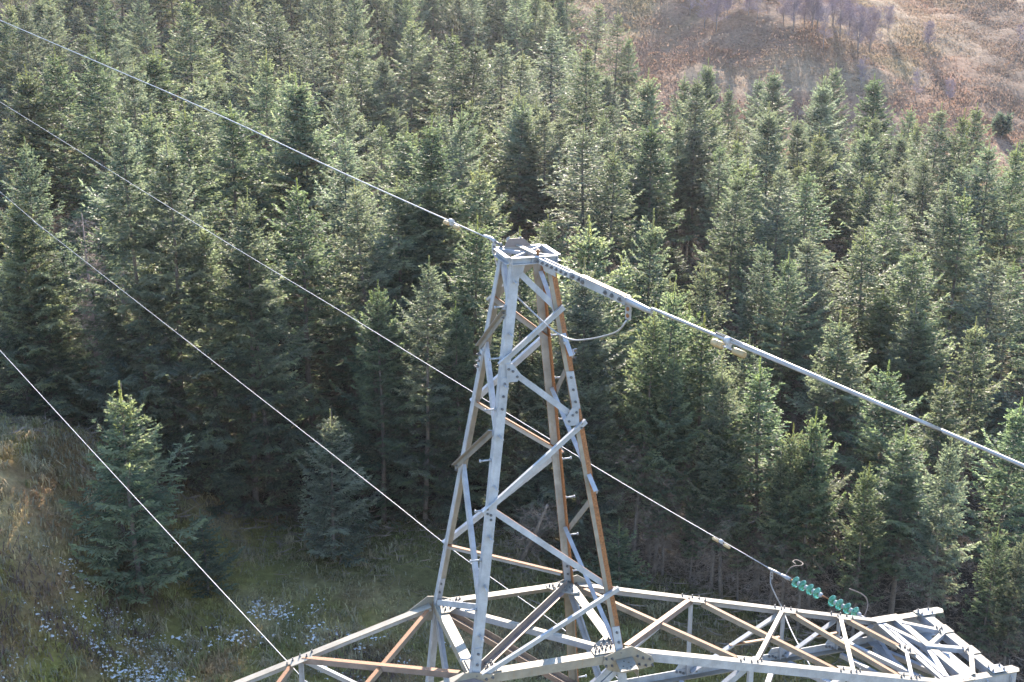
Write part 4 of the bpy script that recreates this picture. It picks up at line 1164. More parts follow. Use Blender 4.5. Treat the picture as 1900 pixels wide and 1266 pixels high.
# upper legs of the peak
LW = .112
matsL = [STEEL, RUSTY, SUN_STAIN, BROWN]
leg_obj = {}
for k, mi in (('A', [0, 0, 0, 0, 0, 0]), ('B', [0, 0, 2, 2, 0, 0]), ('C', [2, 1, 2, 1, 1, 1]), ('D', [1, 1, 1, 1, 1, 1])):
    su, sv = LEGS[k]
    leg_obj[k] = angle('leg', arris(k, 0.02), arris(k, HH + .05), (-su, 0, 0), (0, -sv, 0), LW, LW, .014, [SUN_STAIN, RUSTY, SUN_STAIN, BROWN] if k == 'D' else ([WORN, RUSTY, SUN_STAIN, BROWN] if k == 'C' else matsL), [0, 1, 0, 1, 1, 1] if k == 'C' else mi, split=.55 if k == 'D' else None)
    lo = angle('lower_leg', arris(k, ZG), arris(k, 0.0), (-su, 0, 0), (0, -sv, 0), LW * 1.05, LW * 1.05, .015, matsL, [2, 1, 2, 2, 1, 2] if k == 'C' else ([0, 0, 2, 0, 1, 1] if k == 'D' else [0] * 6))
    # splice plates at the foot of the peak and at two-thirds height, on the flange across the line
    for z0, z1 in ((-.06, .36), (3.16, 3.62)):
        if k in 'BC' and z0 > 1: continue
        ins = -.0165 if k in 'BC' else 0.0
        vv = lambda z: sv * hw(z)
        off = (.0155 if k in 'BC' else -.0155 * -1) * (-sv if k in 'BC' else sv)
        base = []
        for (fr, z) in ((.06, z0), (.94, z0), (.94, z1), (.06, z1)):
            uu = su * (hw(z) - LW * fr)
            base.append((uu, sv * hw(z) + (-sv * .016 if k in 'BC' else sv * .001), z))
        nrm = (0, -sv if k in 'BC' else sv, 0)
        pl = flat('splice_plate', base, nrm, .011, STEEL)
        zz = np.linspace(z0 + .09, z1 - .07, 3)
        bolts([(su * (hw(z) - LW * .5), sv * hw(z) + (-sv * .027 if k in 'BC' else sv * .012), z) for z in zz], nrm, pl, .0165, .03)
# wide splice row on leg B's outer face
pl = flat('splice_plate', [(-hw(z) - .001, hw(z) - f * LW, z) for f, z in ((.05, 3.45), (.95, 3.45), (.95, 3.72), (.05, 3.72))], (-1, 0, 0), .012, STEEL)
bolts([(-hw(z) - .013, hw(z) - f * LW, z) for z in (3.50, 3.58, 3.66) for f in (.3, .7)], (-1, 0, 0), pl, .0165, .04)

# lacing of the four faces of the peak
FACE = dict(f=Vector((0, -1, KT)), b=Vector((0, 1, KT)), l=Vector((-1, 0, KT)), r=Vector((1, 0, KT)))
for q in FACE.values(): q.normalize()
def lace(face, p0, p1, out, wa=.074, wb=.056, mats=STEEL, mi=None, name='peak_brace', ext=.0):
    n = FACE[face]; p0 = Vector(p0); p1 = Vector(p1); ax = (p1 - p0).normalized()
    p0 = p0 - ax * ext; p1 = p1 + ax * ext
    upv = n.cross(ax); upv = upv if upv.z > 0 else -upv
    off = n * (.004 if out > 0 else -.0165)
    h = upv * wa * .5
    return angle(name, p0 + h + off, p1 + h + off, -upv, n * (1 if out > 0 else -1), wa, wb, .01, mats, mi)
GREY = steel('dark_grey_steel', (0.22, 0.205, 0.19), 0.15, stain=0.6)  # darker, warmer grey for the outward angles of the side faces
MR = [STEEL, RUSTY, SUN_STAIN, BROWN, GREY]
top_rust = [0, 0, 0, 1, 1, 1]
Fz = dict(
    f=[((-.19, -.27, 4.86), (.28, -.35, 4.38), -1, None), ((.32, -.35, 4.37), (-.43, -.43, 3.80), 1, None), ((-.36, -.45, 3.72), (.46, -.54, 3.05), -1, top_rust),
       ((.55, -.56, 2.97), (-.71, -.69, 2.04), 1, None), ((-.62, -.70, 2.02), (.86, -.87, .84), -1, top_rust), ((.90, -.88, .83), (-.82, -1.0, .03), 1, None)],
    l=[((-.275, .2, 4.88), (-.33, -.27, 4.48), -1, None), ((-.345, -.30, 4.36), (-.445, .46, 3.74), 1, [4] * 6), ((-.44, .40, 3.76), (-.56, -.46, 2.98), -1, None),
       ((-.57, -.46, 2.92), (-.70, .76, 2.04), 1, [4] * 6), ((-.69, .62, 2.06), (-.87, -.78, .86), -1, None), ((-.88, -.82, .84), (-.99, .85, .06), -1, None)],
    b=[((.23, .27, 4.86), (-.33, .35, 4.36), 1, [2] * 6), ((-.30, .35, 4.38), (.38, .43, 3.82), -1, top_rust), ((.40, .43, 3.80), (-.50, .55, 3.0), 1, None),
       ((-.48, .55, 2.96), (.66, .68, 2.14), -1, top_rust), ((.70, .69, 2.10), (-.82, .86, .92), 1, None), ((-.83, .87, .88), (.78, .97, .20), -1, top_rust)],
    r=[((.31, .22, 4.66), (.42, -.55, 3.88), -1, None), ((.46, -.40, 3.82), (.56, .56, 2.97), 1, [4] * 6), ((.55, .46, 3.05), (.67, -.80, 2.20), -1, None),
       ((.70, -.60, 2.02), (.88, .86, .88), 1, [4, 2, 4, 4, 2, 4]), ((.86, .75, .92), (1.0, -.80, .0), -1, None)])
for fc, ms in Fz.items():
    for p0, p1, out, mi in ms:
        lace(fc, p0, p1, out, mats=MR, mi=mi, ext=.05)
# small gussets with bolts where front lacing meets the near leg
for (u0, z0, leg) in ((-.36, 3.66, 'A'), (.47, 3.06, 'D')):
    v0 = -hw(z0) - .005; s = 1 if leg == 'A' else -1
    pl = flat('gusset_plate', [(u0 + s * du, v0 + KT * dz, z0 + dz) for du, dz in ((-.03, -.10), (.10, -.10), (.16, -.03), (.05, .12), (-.03, .12))], (0, -1, KT), .012, STEEL)
    bolts([(u0 + s * du, v0 - .013 + KT * dz, z0 + dz) for du, dz in ((.0, .06), (.05, .03), (.10, -.04))], (0, -1, KT), pl, .017, .025)
for fc, p in (('f', (-.70, -.69, 2.06)), ('f', (-.66, -.70, 1.98)), ('l', (-.70, .70, 2.07)), ('f', (.53, -.565, 2.98)), ('r', (.46, -.42, 3.83)), ('l', (-.345, -.28, 4.36))):
    n = FACE[fc]; ob = bolts([Vector(p) + n * .012, Vector(p) + n * .012 + Vector((0, 0, -.06))], n, pylon, .016, .03)
    ob.name = 'lacing_bolts'

# step bolts up two legs
def step_bolt(p, d, L=.125):
    p, d = Vector(p), Vector(d).normalized(); mb = MB()
    mb.tube([PL(p), PL(p + d * L)], .011 * S, 6, 0); mb.tube([PL(p + d * L), PL(p + d * (L + .018))], .020 * S, 6, 0)
    mb.tube([PL(p), PL(p + d * .02)], .022 * S, 6, 0)
    return mb.build('step_bolt', STEEL, pylon)
for k in 'AC':
    su, sv = LEGS[k]; i = 0
    z = -1.6
    while z < HH - .15:
        w = hw(z)
        if i % 2 == 0: step_bolt((su * w, sv * (w - .055), z), (su, 0, 0))
        else: step_bolt((su * (w - .055), sv * w, z), (0, sv, 0))
        z += .302; i += 1
step_bolt((arris('D', 4.0).x - .06, arris('D', 4.0).y, 4.0), (-.2, -1, 0), .1)

# cap: a box of channels with cross bars
CZ = 4.965; CW = .285; CH = .085
def channel(c0, c1, out, name='cap_channel', h=CH, fl=.055, t=.011, mats=STEEL, z=CZ):
    c0, c1, out = Vector(c0), Vector(c1), Vector(out)
    sec = [(0, 0), (fl, 0), (fl, t), (t, t), (t, h - t), (fl, h - t), (fl, h), (0, h)]
    mb = MB(); mb.prism([PL(c0 + out * x + Vector((0, 0, y))) for x, y in sec], [PL(c1 + out * x + Vector((0, 0, y))) for x, y in sec], 0)
    return mb.build(name, mats, pylon)
z0 = CZ - .02
channel((-CW, -CW, z0), (CW, -CW, z0), (0, -1, 0)); channel((-CW, CW, z0), (CW, CW, z0), (0, 1, 0))
channel((-CW, -CW + .004, z0), (-CW, CW - .004, z0), (-1, 0, 0)); channel((CW, -CW + .004, z0), (CW, CW - .004, z0), (1, 0, 0))
for (u, out) in ((-.28, -1), (-.03, -1), (.085, -1), (.28, -1)):
    flat('stiffener', [(u, -CW - .012, z0 + .012), (u, -CW - .050, z0 + .012), (u, -CW - .050, z0 + CH - .012), (u, -CW - .012, z0 + CH - .012)], (1, 0, 0), .010)
for a_, b_ in (((-.26, -.26), (.26, .26)), ((-.26, .26), (.26, -.26))):
    d = (Vector(b_) - Vector(a_)).normalized(); nrm = Vector((-d.y, d.x)) * .011
    zt = z0 + CH - .004 - (.004 if a_[1] > 0 else 0)
    flat('cap_cross_bar', [(a_[0] - nrm.x, a_[1] - nrm.y, zt), (b_[0] - nrm.x, b_[1] - nrm.y, zt), (b_[0] + nrm.x, b_[1] + nrm.y, zt), (a_[0] + nrm.x, a_[1] + nrm.y, zt)], (0, 0, -1), .045)
flat('cap_upright_plate', [(-.20, .262, z0 + CH + .002), (.15, .262, z0 + CH + .002), (.05, .285, z0 + CH + .10), (-.13, .285, z0 + CH + .10)], (0, 1, 0), .012, [BROWN])
for u in (-.13, .02):
    flat('cap_lug', [(u, .30, z0 + CH), (u, .40, z0 + CH), (u, .40, z0 + CH + .085), (u, .30, z0 + CH + .12)], (1, 0, 0), .012)
flat('stay_bar', [(-.055, .26, z0 + CH + .012), (.005, .26, z0 + CH + .012), (.085, -.27, z0 + CH + .012), (.015, -.27, z0 + CH + .012)], (0, 0, 1), .012, [SUN_STAIN])
mb = MB(); mb.tube([PL((.06, -.262, z0 + CH)), PL((.06, -.262, z0 + CH + .075))], .02, 8); mb.tube([PL((.06, -.262, z0 + CH + .04)), PL((.06, -.262, z0 + CH + .062))], .034, 6)
mb.build('cap_pin', RUSTY, pylon)
for k in 'ABCD':                                                        # head gussets joining legs and cap
    su, sv = LEGS[k]; zz = z0 - .002
    flat('head_gusset', [(su * .272, sv * (hw(zz) + .003), zz), (su * .10, sv * (hw(zz) + .003), zz), (su * .13, sv * (hw(4.86) + .003), 4.84), (su * .272, sv * (hw(4.8) + .003), 4.76)], (0, sv, 0), .010)

# ring at the foot of the peak: four angles, two plan diagonals, corner plates
RZ = .012
RM = [SUN_STAIN, STEEL, RUSTY, BROWN]
angle('ring_beam', (-.90, -1.012, RZ), (.90, -1.012, RZ), (0, 0, -1), (0, 1, 0), .125, .135, .013, RM, [0, 0, 0, 0, 0, 0])
angle('ring_beam', (-.90, 1.012, RZ), (.90, 1.012, RZ), (0, 0, -1), (0, -1, 0), .115, .125, .013, RM, [0] * 6)
angle('ring_beam', (-1.012, -.88, RZ - .003), (-1.012, .90, RZ - .003), (0, 0, -1), (1, 0, 0), .12, .135, .013, RM, [0] * 6)
angle('ring_beam', (1.012, -.88, RZ - .003), (1.012, .90, RZ - .003), (0, 0, -1), (-1, 0, 0), .12, .130, .013, RM, [0, 0, 0, 0, 0, 0])
d1 = Vector((1, -1, 0)).normalized(); q1 = Vector((1, 1, 0)).normalized()
angle('plan_brace', (-.80, .80, -.018), (.82, -.82, -.018), (0, 0, -1), q1, .085, .075, .010, RM, [1, 1, 1, 1, 0, 0])
angle('plan_brace', (-.86, -.86, .012), (.88, .88, .012), (0, 0, 1), (1, -1, 0), .095, .085, .010, RM, [3, 0, 3, 3, 2, 3])
for k in 'ABCD':
    su, sv = LEGS[k]
    e = .38
    pts = [(su * .985, sv * .985, RZ + .003), (su * .985, sv * (.985 - e), RZ + .003), (su * (.985 - .12), sv * (.985 - e), RZ + .003), (su * (.985 - e * .75), sv * (.985 - e * .65), RZ + .003), (su * (.985 - e), sv * (.985 - .12), RZ + .003), (su * (.985 - e), sv * .985, RZ + .003)]
    pl = flat('corner_plate', pts, (0, 0, 1), .013, [SUN_STAIN])
    bl = [(.08, .20), (.08, .30), (.15, .17), (.16, .27), (.20, .08), (.29, .07), (.22, .19), (.30, .14), (.23, .12), (.12, .12), (.34, .07), (.30, .20)]
    bolts([(su * (.985 - a), sv * (.985 - b), RZ + .016) for a, b in bl], (0, 0, 1), pl, .0165, .032)
    # upright gussets across the line, on front and back face
    vo = sv * 1.0165 if sv < 0 else sv * .994
    nn = (0, -1, 0)
    vo = -1.0265 if sv < 0 else .992
    pts = [(su * (1 + a), vo, b) for a, b in ((-.28, .012), (-.05, .08), (.08, .10), (.36, -.09), (.40, -.17), (.36, -.235), (.0, -.27), (-.23, -.19), (-.30, -.09))]
    pl = flat('gusset_plate', pts, nn, .011, [SUN_STAIN, BROWN])
    bolts([(su * (1 + a), vo - .011, b) for a, b in ((-.26, -.02), (-.26, -.12), (-.18, -.03), (-.18, -.13), (.16, -.05), (.24, -.09), (.33, -.12), (.19, -.17), (.28, -.20), (.37, -.21))], nn, pl, .0165, .03)
pts = [(.86, -1.06, -.06), (1.09, -1.045, -.06), (1.06, -1.30, -.075), (.83, -1.31, -.075)]
pl = flat('holed_plate', pts, (0, 0, 1), .013, [BROWN if False else SUN_STAIN])
mb = MB()
for u, v in ((.93, -1.27), (.90, -1.22), (.99, -1.25), (1.0, -1.15), (.95, -1.11)):
    c = Vector((u, v, -.0495)); ring = [PL(c + Vector((math.cos(q) * .011, math.sin(q) * .011, 0))) for q in np.linspace(0, 2 * math.pi, 9)[:-1]]
    mb.poly(ring, [list(range(8))])
mb.build('dark_hole_discs', HOLE, pl)
flat('skirt_plate', [(1.09, -1.045, -.06), (1.06, -1.30, -.075), (1.08, -1.28, -.20), (1.10, -1.05, -.24)], (1, 0, 0), .012, [SUN_STAIN])
flat('outer_plate', [(-1.25, -1.05, -.02), (-1.03, -1.30, -.03), (-.86, -1.12, -.02), (-1.0, -1.03, -.0)], (0, 0, 1), .012, [BROWN])

# lower body: double angles in the first panel, then plain crosses down to the ground
def double_angle(p0, p1, n, name='body_brace', w=.075, gap=.02, mats=STEEL):
    p0, p1, n = Vector(p0), Vector(p1), Vector(n); ax = (p1 - p0).normalized(); sd = n.cross(ax).normalized()
    for s in (-1, 1):
        angle(name, p0 + sd * gap * s * .5, p1 + sd * gap * s * .5, sd * s, -n, w, .065, .010, mats)
ZR = -1.75
def A_(k, z): return arris(k, z)
double_angle(A_('B', -.1) + Vector((.06, -.02, 0)), A_('C', ZR) + Vector((-.08, -.02, 0)), (0, 1, 0), mats=[BROWN])
double_angle(A_('B', -.12) + Vector((.02, -.05, 0)), A_('A', ZR) + Vector((.02, .08, 0)), (-1, 0, 0))
double_angle(A_('C', -.12) + Vector((-.02, -.05, 0)), A_('D', ZR) + Vector((-.02, .08, 0)), (1, 0, 0))
double_angle(A_('D', -.15) + Vector((-.06, .02, 0)), A_('A', ZR) + Vector((.08, .02, 0)), (0, -1, 0))
zs_ = [ZR, -4.2, -7.4, -11.2, ZG + .05]
for za, zb in zip(zs_[:-1], zs_[1:]):
    for ka, kb in (('A', 'B'), ('B', 'C'), ('C', 'D'), ('D', 'A')):
        m = (A_(ka, -1) + A_(kb, -1)) * .5; n = Vector((m.x, m.y, 0)).normalized()
        ax = (A_(kb, za) - A_(ka, za)).normalized()
        angle('ring_beam' if za == ZR else 'body_strut', A_(ka, za) + ax * .05 - n * .02, A_(kb, za) - ax * .05 - n * .02, (0, 0, -1), -n, .10, .09, .01)
        for (p, q, o) in ((A_(ka, za), A_(kb, zb), .016), (A_(kb, za), A_(ka, zb), -.014)):
            a2 = (q - p).normalized(); sd = n.cross(a2)
            angle('body_brace', p + a2 * .08 - n * (.02 + o), q - a2 * .08 - n * (.02 + o), sd, -n, .075, .065, .01)

# crossarms -----------------------------------------------------------
def ztop(u): return -.274 * (u - 1) if u < 6 else -1.37
def crossarm(s):
    W = .97; ZBT = -1.76
    M = [SUN_STAIN, STEEL, RUSTY, BROWN]
    def Q(u, f, z=None): return Vector((s * u, f * W, ztop(u) if z is None else z))
    for f in (-1, 1):
        nf = (0, -f, 0)
        angle('crossarm_chord', Q(1.06, f, .0), Q(6.02, f, -1.37), (0, 0, -1), nf, .118, .118, .013, M, [1, 1, 1, 0, 0, 0])  # top flange coloured with the warm sunlit tone, web left plain
        angle('crossarm_chord', Q(1.02, f, ZBT - .06), Q(5.98, f, ZBT - .02), (0, 0, 1), nf, .125, .11, .013, M, [1, 1, 1, 0, 0, 0])
        # channel of the tip, deep web with flanges
        sec = [(0, 0), (.13, 0), (.13, .014), (.014, .014), (.014, .386), (.13, .386), (.13, .40), (0, .40)]
        mb = MB()
        ends = []
        for u in (5.86, 7.06):
            ends.append([PL(Vector((s * u, f * (W - .0) - f * x, -1.36 - y))) for x, y in sec])
        mb.prism(ends[0], ends[1], [0, 0, 1, 1, 1, 1, 1, 1]); mb.build('tip_channel', M, pylon)
        for u in (6.12, 6.55, 6.95):
            flat('stiffener', [(s * u, f * (W + .002), -1.385), (s * u, f * (W + .055), -1.40), (s * u, f * (W + .055), -1.72), (s * u, f * (W + .002), -1.74)], (s, 0, 0), .012)
        for u0, u1 in ((5.92, 6.36), (6.66, 7.09)):
            pl = flat('tip_plate', [(s * u0, f * (W + .012), -1.357), (s * u1, f * (W + .012), -1.357), (s * (u1 + .05 * (u1 > 7)), f * (W - .06), -1.357), (s * u1, f * (W - .16), -1.357), (s * u0, f * (W - .16), -1.357)], (0, 0, 1), .012, [SUN_STAIN])
            mb = MB()
            for j in range(4):
                for vv in (.03, .11):
                    c = Vector((s * (u0 + .06 + j * (u1 - u0 - .1) / 3.2), f * (W - vv), -1.3435))
                    mb.poly([PL(c + Vector((math.cos(q) * .010, math.sin(q) * .010, 0))) for q in np.linspace(0, 2 * math.pi, 7)[:-1]], [list(range(6))])
            mb.build('dark_hole_discs', HOLE, pl)
        # posts and face diagonals
        vo = f * (W - .014)
        for u, zb in ((2.80, ZBT), (4.33, ZBT), (5.30, ZBT)):
            angle('crossarm_post', (s * u, vo, ztop(u) - .03), (s * u, vo, zb), (s, 0, 0), nf, .065, .06, .009, [STEEL])
        for (ua, za, ub) in ((1.08, ZBT, 2.72), (2.86, ZBT + .05, 4.24), (4.42, ZBT + .05, 5.22), (5.38, ZBT + .05, 5.9)):
            p, q = Vector((s * ua, vo - f * .012, za)), Vector((s * ub, vo - f * .012, ztop(ub) - .08))
            ax = (q - p).normalized(); upv = Vector((0, -f, 0)).cross(ax); upv = upv if upv.z > 0 else -upv
            angle('crossarm_diagonal', p, q, -upv, nf, .085, .08, .010, [STEEL])
        for ua, ub, z in ((3.47, 4.30, -1.36), (4.85, 5.30, -1.45)):
            angle('crossarm_tie', (s * ua, vo - f * .028, z), (s * ub, vo - f * .028, z), (0, 0, -1), nf, .05, .045, .008, M, [0, 2, 0, 0, 2, 2])
        for u, sc in ((2.82, 1.0), (4.34, .9), (5.31, .8)):
            zt = ztop(u) - .135
            pl = flat('node_plate', [(s * (u - .13 * sc), f * (W - .115), ztop(u - .13 * sc) + .0045), (s * (u - .13 * sc), f * (W - .19), ztop(u - .13 * sc) + .0045), (s * (u + .16 * sc), f * (W - .19), ztop(u + .16 * sc) + .0045), (s * (u + .16 * sc), f * (W - .10), ztop(u + .16 * sc) + .0045)], (0, 0, 1), .009, [SUN_STAIN])
            bolts([(s * (u + du), f * (W - dv), ztop(u + du) + .004) for du, dv in ((-.14, .04), (-.06, .10), (.02, .04), (.12, .06), (.2, .10))], (0, 0, 1), pl, .0165, .04)
            bp = flat('node_plate', [(s * (u - .24), f * (W + .001), ZBT + .0), (s * (u + .22), f * (W + .001), ZBT + .0), (s * (u + .26), f * (W + .001), ZBT + .08), (s * (u + .10), f * (W + .001), ZBT + .17), (s * (u - .12), f * (W + .001), ZBT + .17)], (0, f, 0), .010, [STEEL])
            bolts([(s * (u + du), f * (W - .014) , ZBT + dz) for du, dz in ((-.17, .06), (-.11, .05), (-.06, .02), (.06, .03), (.11, .06), (.15, .02), (.17, .09))], nf, bp, .02, .028)
    # plan lacing of the top plane
    def lace_top(a, b, w=.072, w2=.07, mi=(0, 2, 0, 3, 2, 0), lift=.006, mats=M, name='crossarm_brace', low=True):
        p = Vector((s * a[0], a[1], ztop(a[0]) + lift)); q = Vector((s * b[0], b[1], ztop(b[0]) + lift))
        ax = (q - p).normalized(); side = Vector((0, 0, 1)).cross(ax).normalized()
        if side.y < 0: side = -side
        # one flange lies in the plane towards the far side, the other stands down on the near edge
        angle(name, p - side * w * .5, q - side * w * .5, (0, 0, -1) if low else (0, 0, 1), side, w, w2, .009, mats, list(mi))
    i1 = .90
    lace_top((1.10, -.80), (2.80, .90), .080, .075, (3, 2, 3, 3, 2, 2), .012, low=True)
    lace_top((1.12, .86), (2.78, -.86), .078, .055, (0, 2, 0, 2, 2, 2), .0)
    lace_top((2.98, .86), (4.22, -.88), .078, .055, (0, 2, 0, 2, 2, 2), .0)
    lace_top((2.92, -.88), (4.33, .92), .070, .06, (3, 2, 3, 3, 2, 0), .012)
    lace_top((4.46, .86), (5.22, -.88), .078, .055, (0, 2, 0, 2, 2, 2), .0)
    lace_top((4.42, -.90), (5.32, .92), .060, .06, (1, 1, 0, 0, 0, 0), .012)
    lace_top((5.42, .86), (5.84, .12), .075, .055, (0, 2, 0, 2, 2, 2), .0)
    lace_top((5.36, -.90), (5.86, -.02), .06, .05, (2, 1, 2, 2, 0, 1), .012)
    pl = flat('node_plate', [(s * 5.78, .16, -1.335), (s * 5.98, .10, -1.352), (s * 5.96, -.16, -1.352), (s * 5.80, -.10, -1.337)], (0, 0, 1), .01, [SUN_STAIN])
    bolts([(s * 5.84, .10, -1.33), (s * 5.88, .03, -1.33), (s * 5.92, -.04, -1.335), (s * 5.86, -.07, -1.33)], (0, 0, 1), pl, .018, .04)
    # transverse members of the tip
    def trans(u, z, w, d, mats, name, v0=.84, v1=-.84, gap=None):
        if gap:
            for g in (-1, 1):
                angle(name, (s * (u + g * gap), v0, z), (s * (u + g * gap), v1, z), (s * g, 0, 0), (0, 0, -1), w * .5, d, .010, mats)
        else:
            angle(name, (s * (u - w * .5), v0, z), (s * (u - w * .5), v1, z), (s, 0, 0), (0, 0, -1), w, d, .012, mats, [0, 0, 1, 1, 1, 1])
    trans(5.99, -1.362, .12, .09, [STEEL], 'tip_crossbeam', gap=.012)
    trans(6.28, -1.342, .11, .12, [SUN_STAIN, STEEL], 'tip_crossbeam', .93, -.93)
    trans(6.78, -1.342, .15, .13, [SUN_STAIN, STEEL], 'tip_crossbeam', .93, -.93)
    trans(5.95, -1.75, .12, .08, [STEEL], 'tip_crossbeam')
    trans(6.85, -1.74, .12, .08, [STEEL], 'tip_crossbeam')
    trans(6.45, -1.74, .10, .08, [STEEL], 'tip_crossbeam')
    for v in (.34, -.30):
        pl = flat('tip_plate', [(s * 6.66, v + .11, -1.3395), (s * 6.87, v + .11, -1.3395), (s * 6.87, v - .11, -1.3395), (s * 6.66, v - .11, -1.3395)], (0, 0, 1), .010, [SUN_STAIN])
        bolts([(s * 6.68, v + .06, -1.33), (s * 6.68, v - .02, -1.33), (s * 6.64, v - .09, -1.33), (s * 6.74, v + .02, -1.33)], (0, 0, 1), pl, .017, .035)
    for v in (.86, -.86):
        pl = flat('tip_plate', [(s * 6.68, v + .09, -1.325), (s * 6.92, v + .09, -1.325), (s * 6.92, v - .09, -1.325), (s * 6.68, v - .09, -1.325)], (0, 0, 1), .008, [STEEL])
        bolts([(s * (6.7 + .18 * (j % 2)), v - .05 + .1 * (j // 2), -1.317) for j in range(4)], (0, 0, 1), pl, .0165, .032)
    def tipbar(a, b, z=-1.335, w=.07, mats=(SUN_STAIN, STEEL), mi=(1, 1, 1, 0, 0, 0), name='tip_brace'):
        p, q = Vector((s * a[0], a[1], z)), Vector((s * b[0], b[1], z)); ax = (q - p).normalized(); side = Vector((0, 0, 1)).cross(ax)
        if side.y < 0: side = -side
        angle(name, p - side * w * .5, q - side * w * .5, (0, 0, -1), side, w, w, .009, list(mats), list(mi))
    tipbar((6.28, .72), (6.70, .34), -1.331); tipbar((6.70, .26), (6.33, .04), -1.331); tipbar((6.22, .0), (6.70, -.24), -1.316, .075, (STEEL, STEEL), (1,) * 6)
    tipbar((6.74, -.36), (6.40, -.86), -1.331); tipbar((6.02, .74), (6.26, .10), -1.352); tipbar((6.22, -.10), (6.02, -.78), -1.352, .08, (STEEL, SUN_STAIN))
    for a, b in (((1.1, .9), (2.7, -.85)), ((2.9, -.85), (4.2, .85)), ((4.45, .85), (5.2, -.85)), ((5.4, -.8), (5.9, .8)), ((6.0, .8), (6.8, -.8))):
        tipbar(a, b, -1.775, .075, (STEEL, STEEL), (1, 1, 1, 1, 1, 1), 'crossarm_bottom_brace')
    for a, b in (((1.1, -.9), (2.7, .85)), ((5.35, .85), (5.9, -.75)), ((6.05, -.8), (6.8, .8))):
        tipbar(a, b, -1.79, .065, (STEEL, STEEL), (1, 1, 1, 1, 1, 1), 'crossarm_bottom_brace')
    for a, b, zz in (((5.35, .86), (5.96, -.6), -1.55), ((5.95, .8), (5.6, -.8), -1.6)):
        tipbar(a, b, zz, .06, (STEEL, STEEL), (1,) * 6, 'crossarm_inner_brace')
crossarm(1)
crossarm(-1)

# ------------------------------------------------------------------ conductors and their fittings (world metres, each a thing)
def catmull(pts, n=8):
    P = [Vector(p) for p in pts]; P = [P[0] * 2 - P[1]] + P + [P[-1] * 2 - P[-2]]
    out = []
    for i in range(1, len(P) - 2):
        for j in range(n):
            t = j / n
            a, b, c, d = P[i - 1], P[i], P[i + 1], P[i + 2]
            out.append(.5 * ((2 * b) + (c - a) * t + (2 * a - 5 * b + 4 * c - d) * t * t + (3 * b - a - 3 * c + d) * t ** 3))
    out.append(P[-2]); return out

def wire(name, pts, r, label, cat='wire', group=None, mat=WIRE, n=8, sm=6):
    mb = MB(); mb.tube([TW(p) for p in catmull(pts, sm)], r * S * .85, n)
    return tag(mb.build(name, mat), label, cat, group)

def extend(pts, m):
    a, b = Vector(pts[-2]), Vector(pts[-1]); return list(pts) + [tuple(b + (b - a).normalized() * m)]

EL = [(-.285, .46, 5.085), (-1.51, 3.93, 5.43), (-3.36, 9.2, 5.99), (-7.26, 20.25, 7.02)]
wire('overhead_wire', extend(EL, 60), .0105, 'highest thin wire, running from the upper left down to the pylon peak')
ER = [(.641, -2.345, 4.872), (.964, -3.485, 4.817), (1.364, -4.899, 4.752), (1.663, -5.956, 4.699), (1.869, -6.688, 4.657)]
wire('overhead_wire', extend(ER, 45), .0200, 'thick pale wire leaving the pylon peak towards the lower right')
W2 = [(5.27, 2.965, -1.397), (3.68, 7.31, -1.03), (.41, 16.56, -.13), (-2.53, 24.88, .64), (-9.68, 45.2, 2.66)]
wire('overhead_wire', extend(W2, 60), .0092, 'second wire from the top, ending at the green glass insulators')
W3 = [(1.29, 1.30, -3.15), (2.27, 2.3, -2.54), (.64, 6.9, -2.13), (-.81, 11.02, -1.73), (-7.5, 29.93, -.01), (-9.07, 34.42, .49)]
wire('overhead_wire', extend(W3, 60), .0092, 'third wire from the top, passing behind the foot of the pylon peak')
W4 = [(-1.95, 1.0, -1.84), (-2.55, 2.82, -2.05), (-2.79, 3.49, -2.01), (-5.67, 11.6, -1.33), (-7.92, 17.96, -.78)]
wire('overhead_wire', extend(W4, 60), .0082, 'lowest wire at the left, meeting the left crossarm')

def frame_of(d):
    d = Vector(d).normalized(); x = d.cross(Vector((0, 0, 1))).normalized(); return d, x, x.cross(d)

# fitting at the left of the peak
def clamp_left():
    t = empty('dead_end_clamp', TW((-.29, .40, 5.08))); tag(t, 'small dead end clamp with hanging lug left of the pylon cap', 'clamp')
    L = lambda P: TW(P) - t.location
    mb = MB(); mb.tube([L((-.285, .36, 5.085)), L((-.292, .52, 5.098)), L((-.34, .66, 5.108))], [.030, .030, .018], 10); mb.build('sleeve', WIRE, t)
    mb = MB(); mb.tube([L((-.23, .30, 5.055)), L((-.285, .37, 5.085))], .02, 6); mb.tube([L((-.245, .30, 5.05)), L((-.215, .30, 5.06))], .035, 8); mb.build('shackle', DARK, t)
    c = L((-.292, .385, 5.0)); mb = MB(); mb.box(c, (.032, 0, 0), (0, .012, 0), (0, 0, .075)); lug = mb.build('lug', WIRE, t)
    bolts([c + Vector((0, -.013, .03)), c + Vector((0, -.013, -.03))], (0, -1, 0), lug, .017, .02, xf=lambda p: p)
clamp_left()

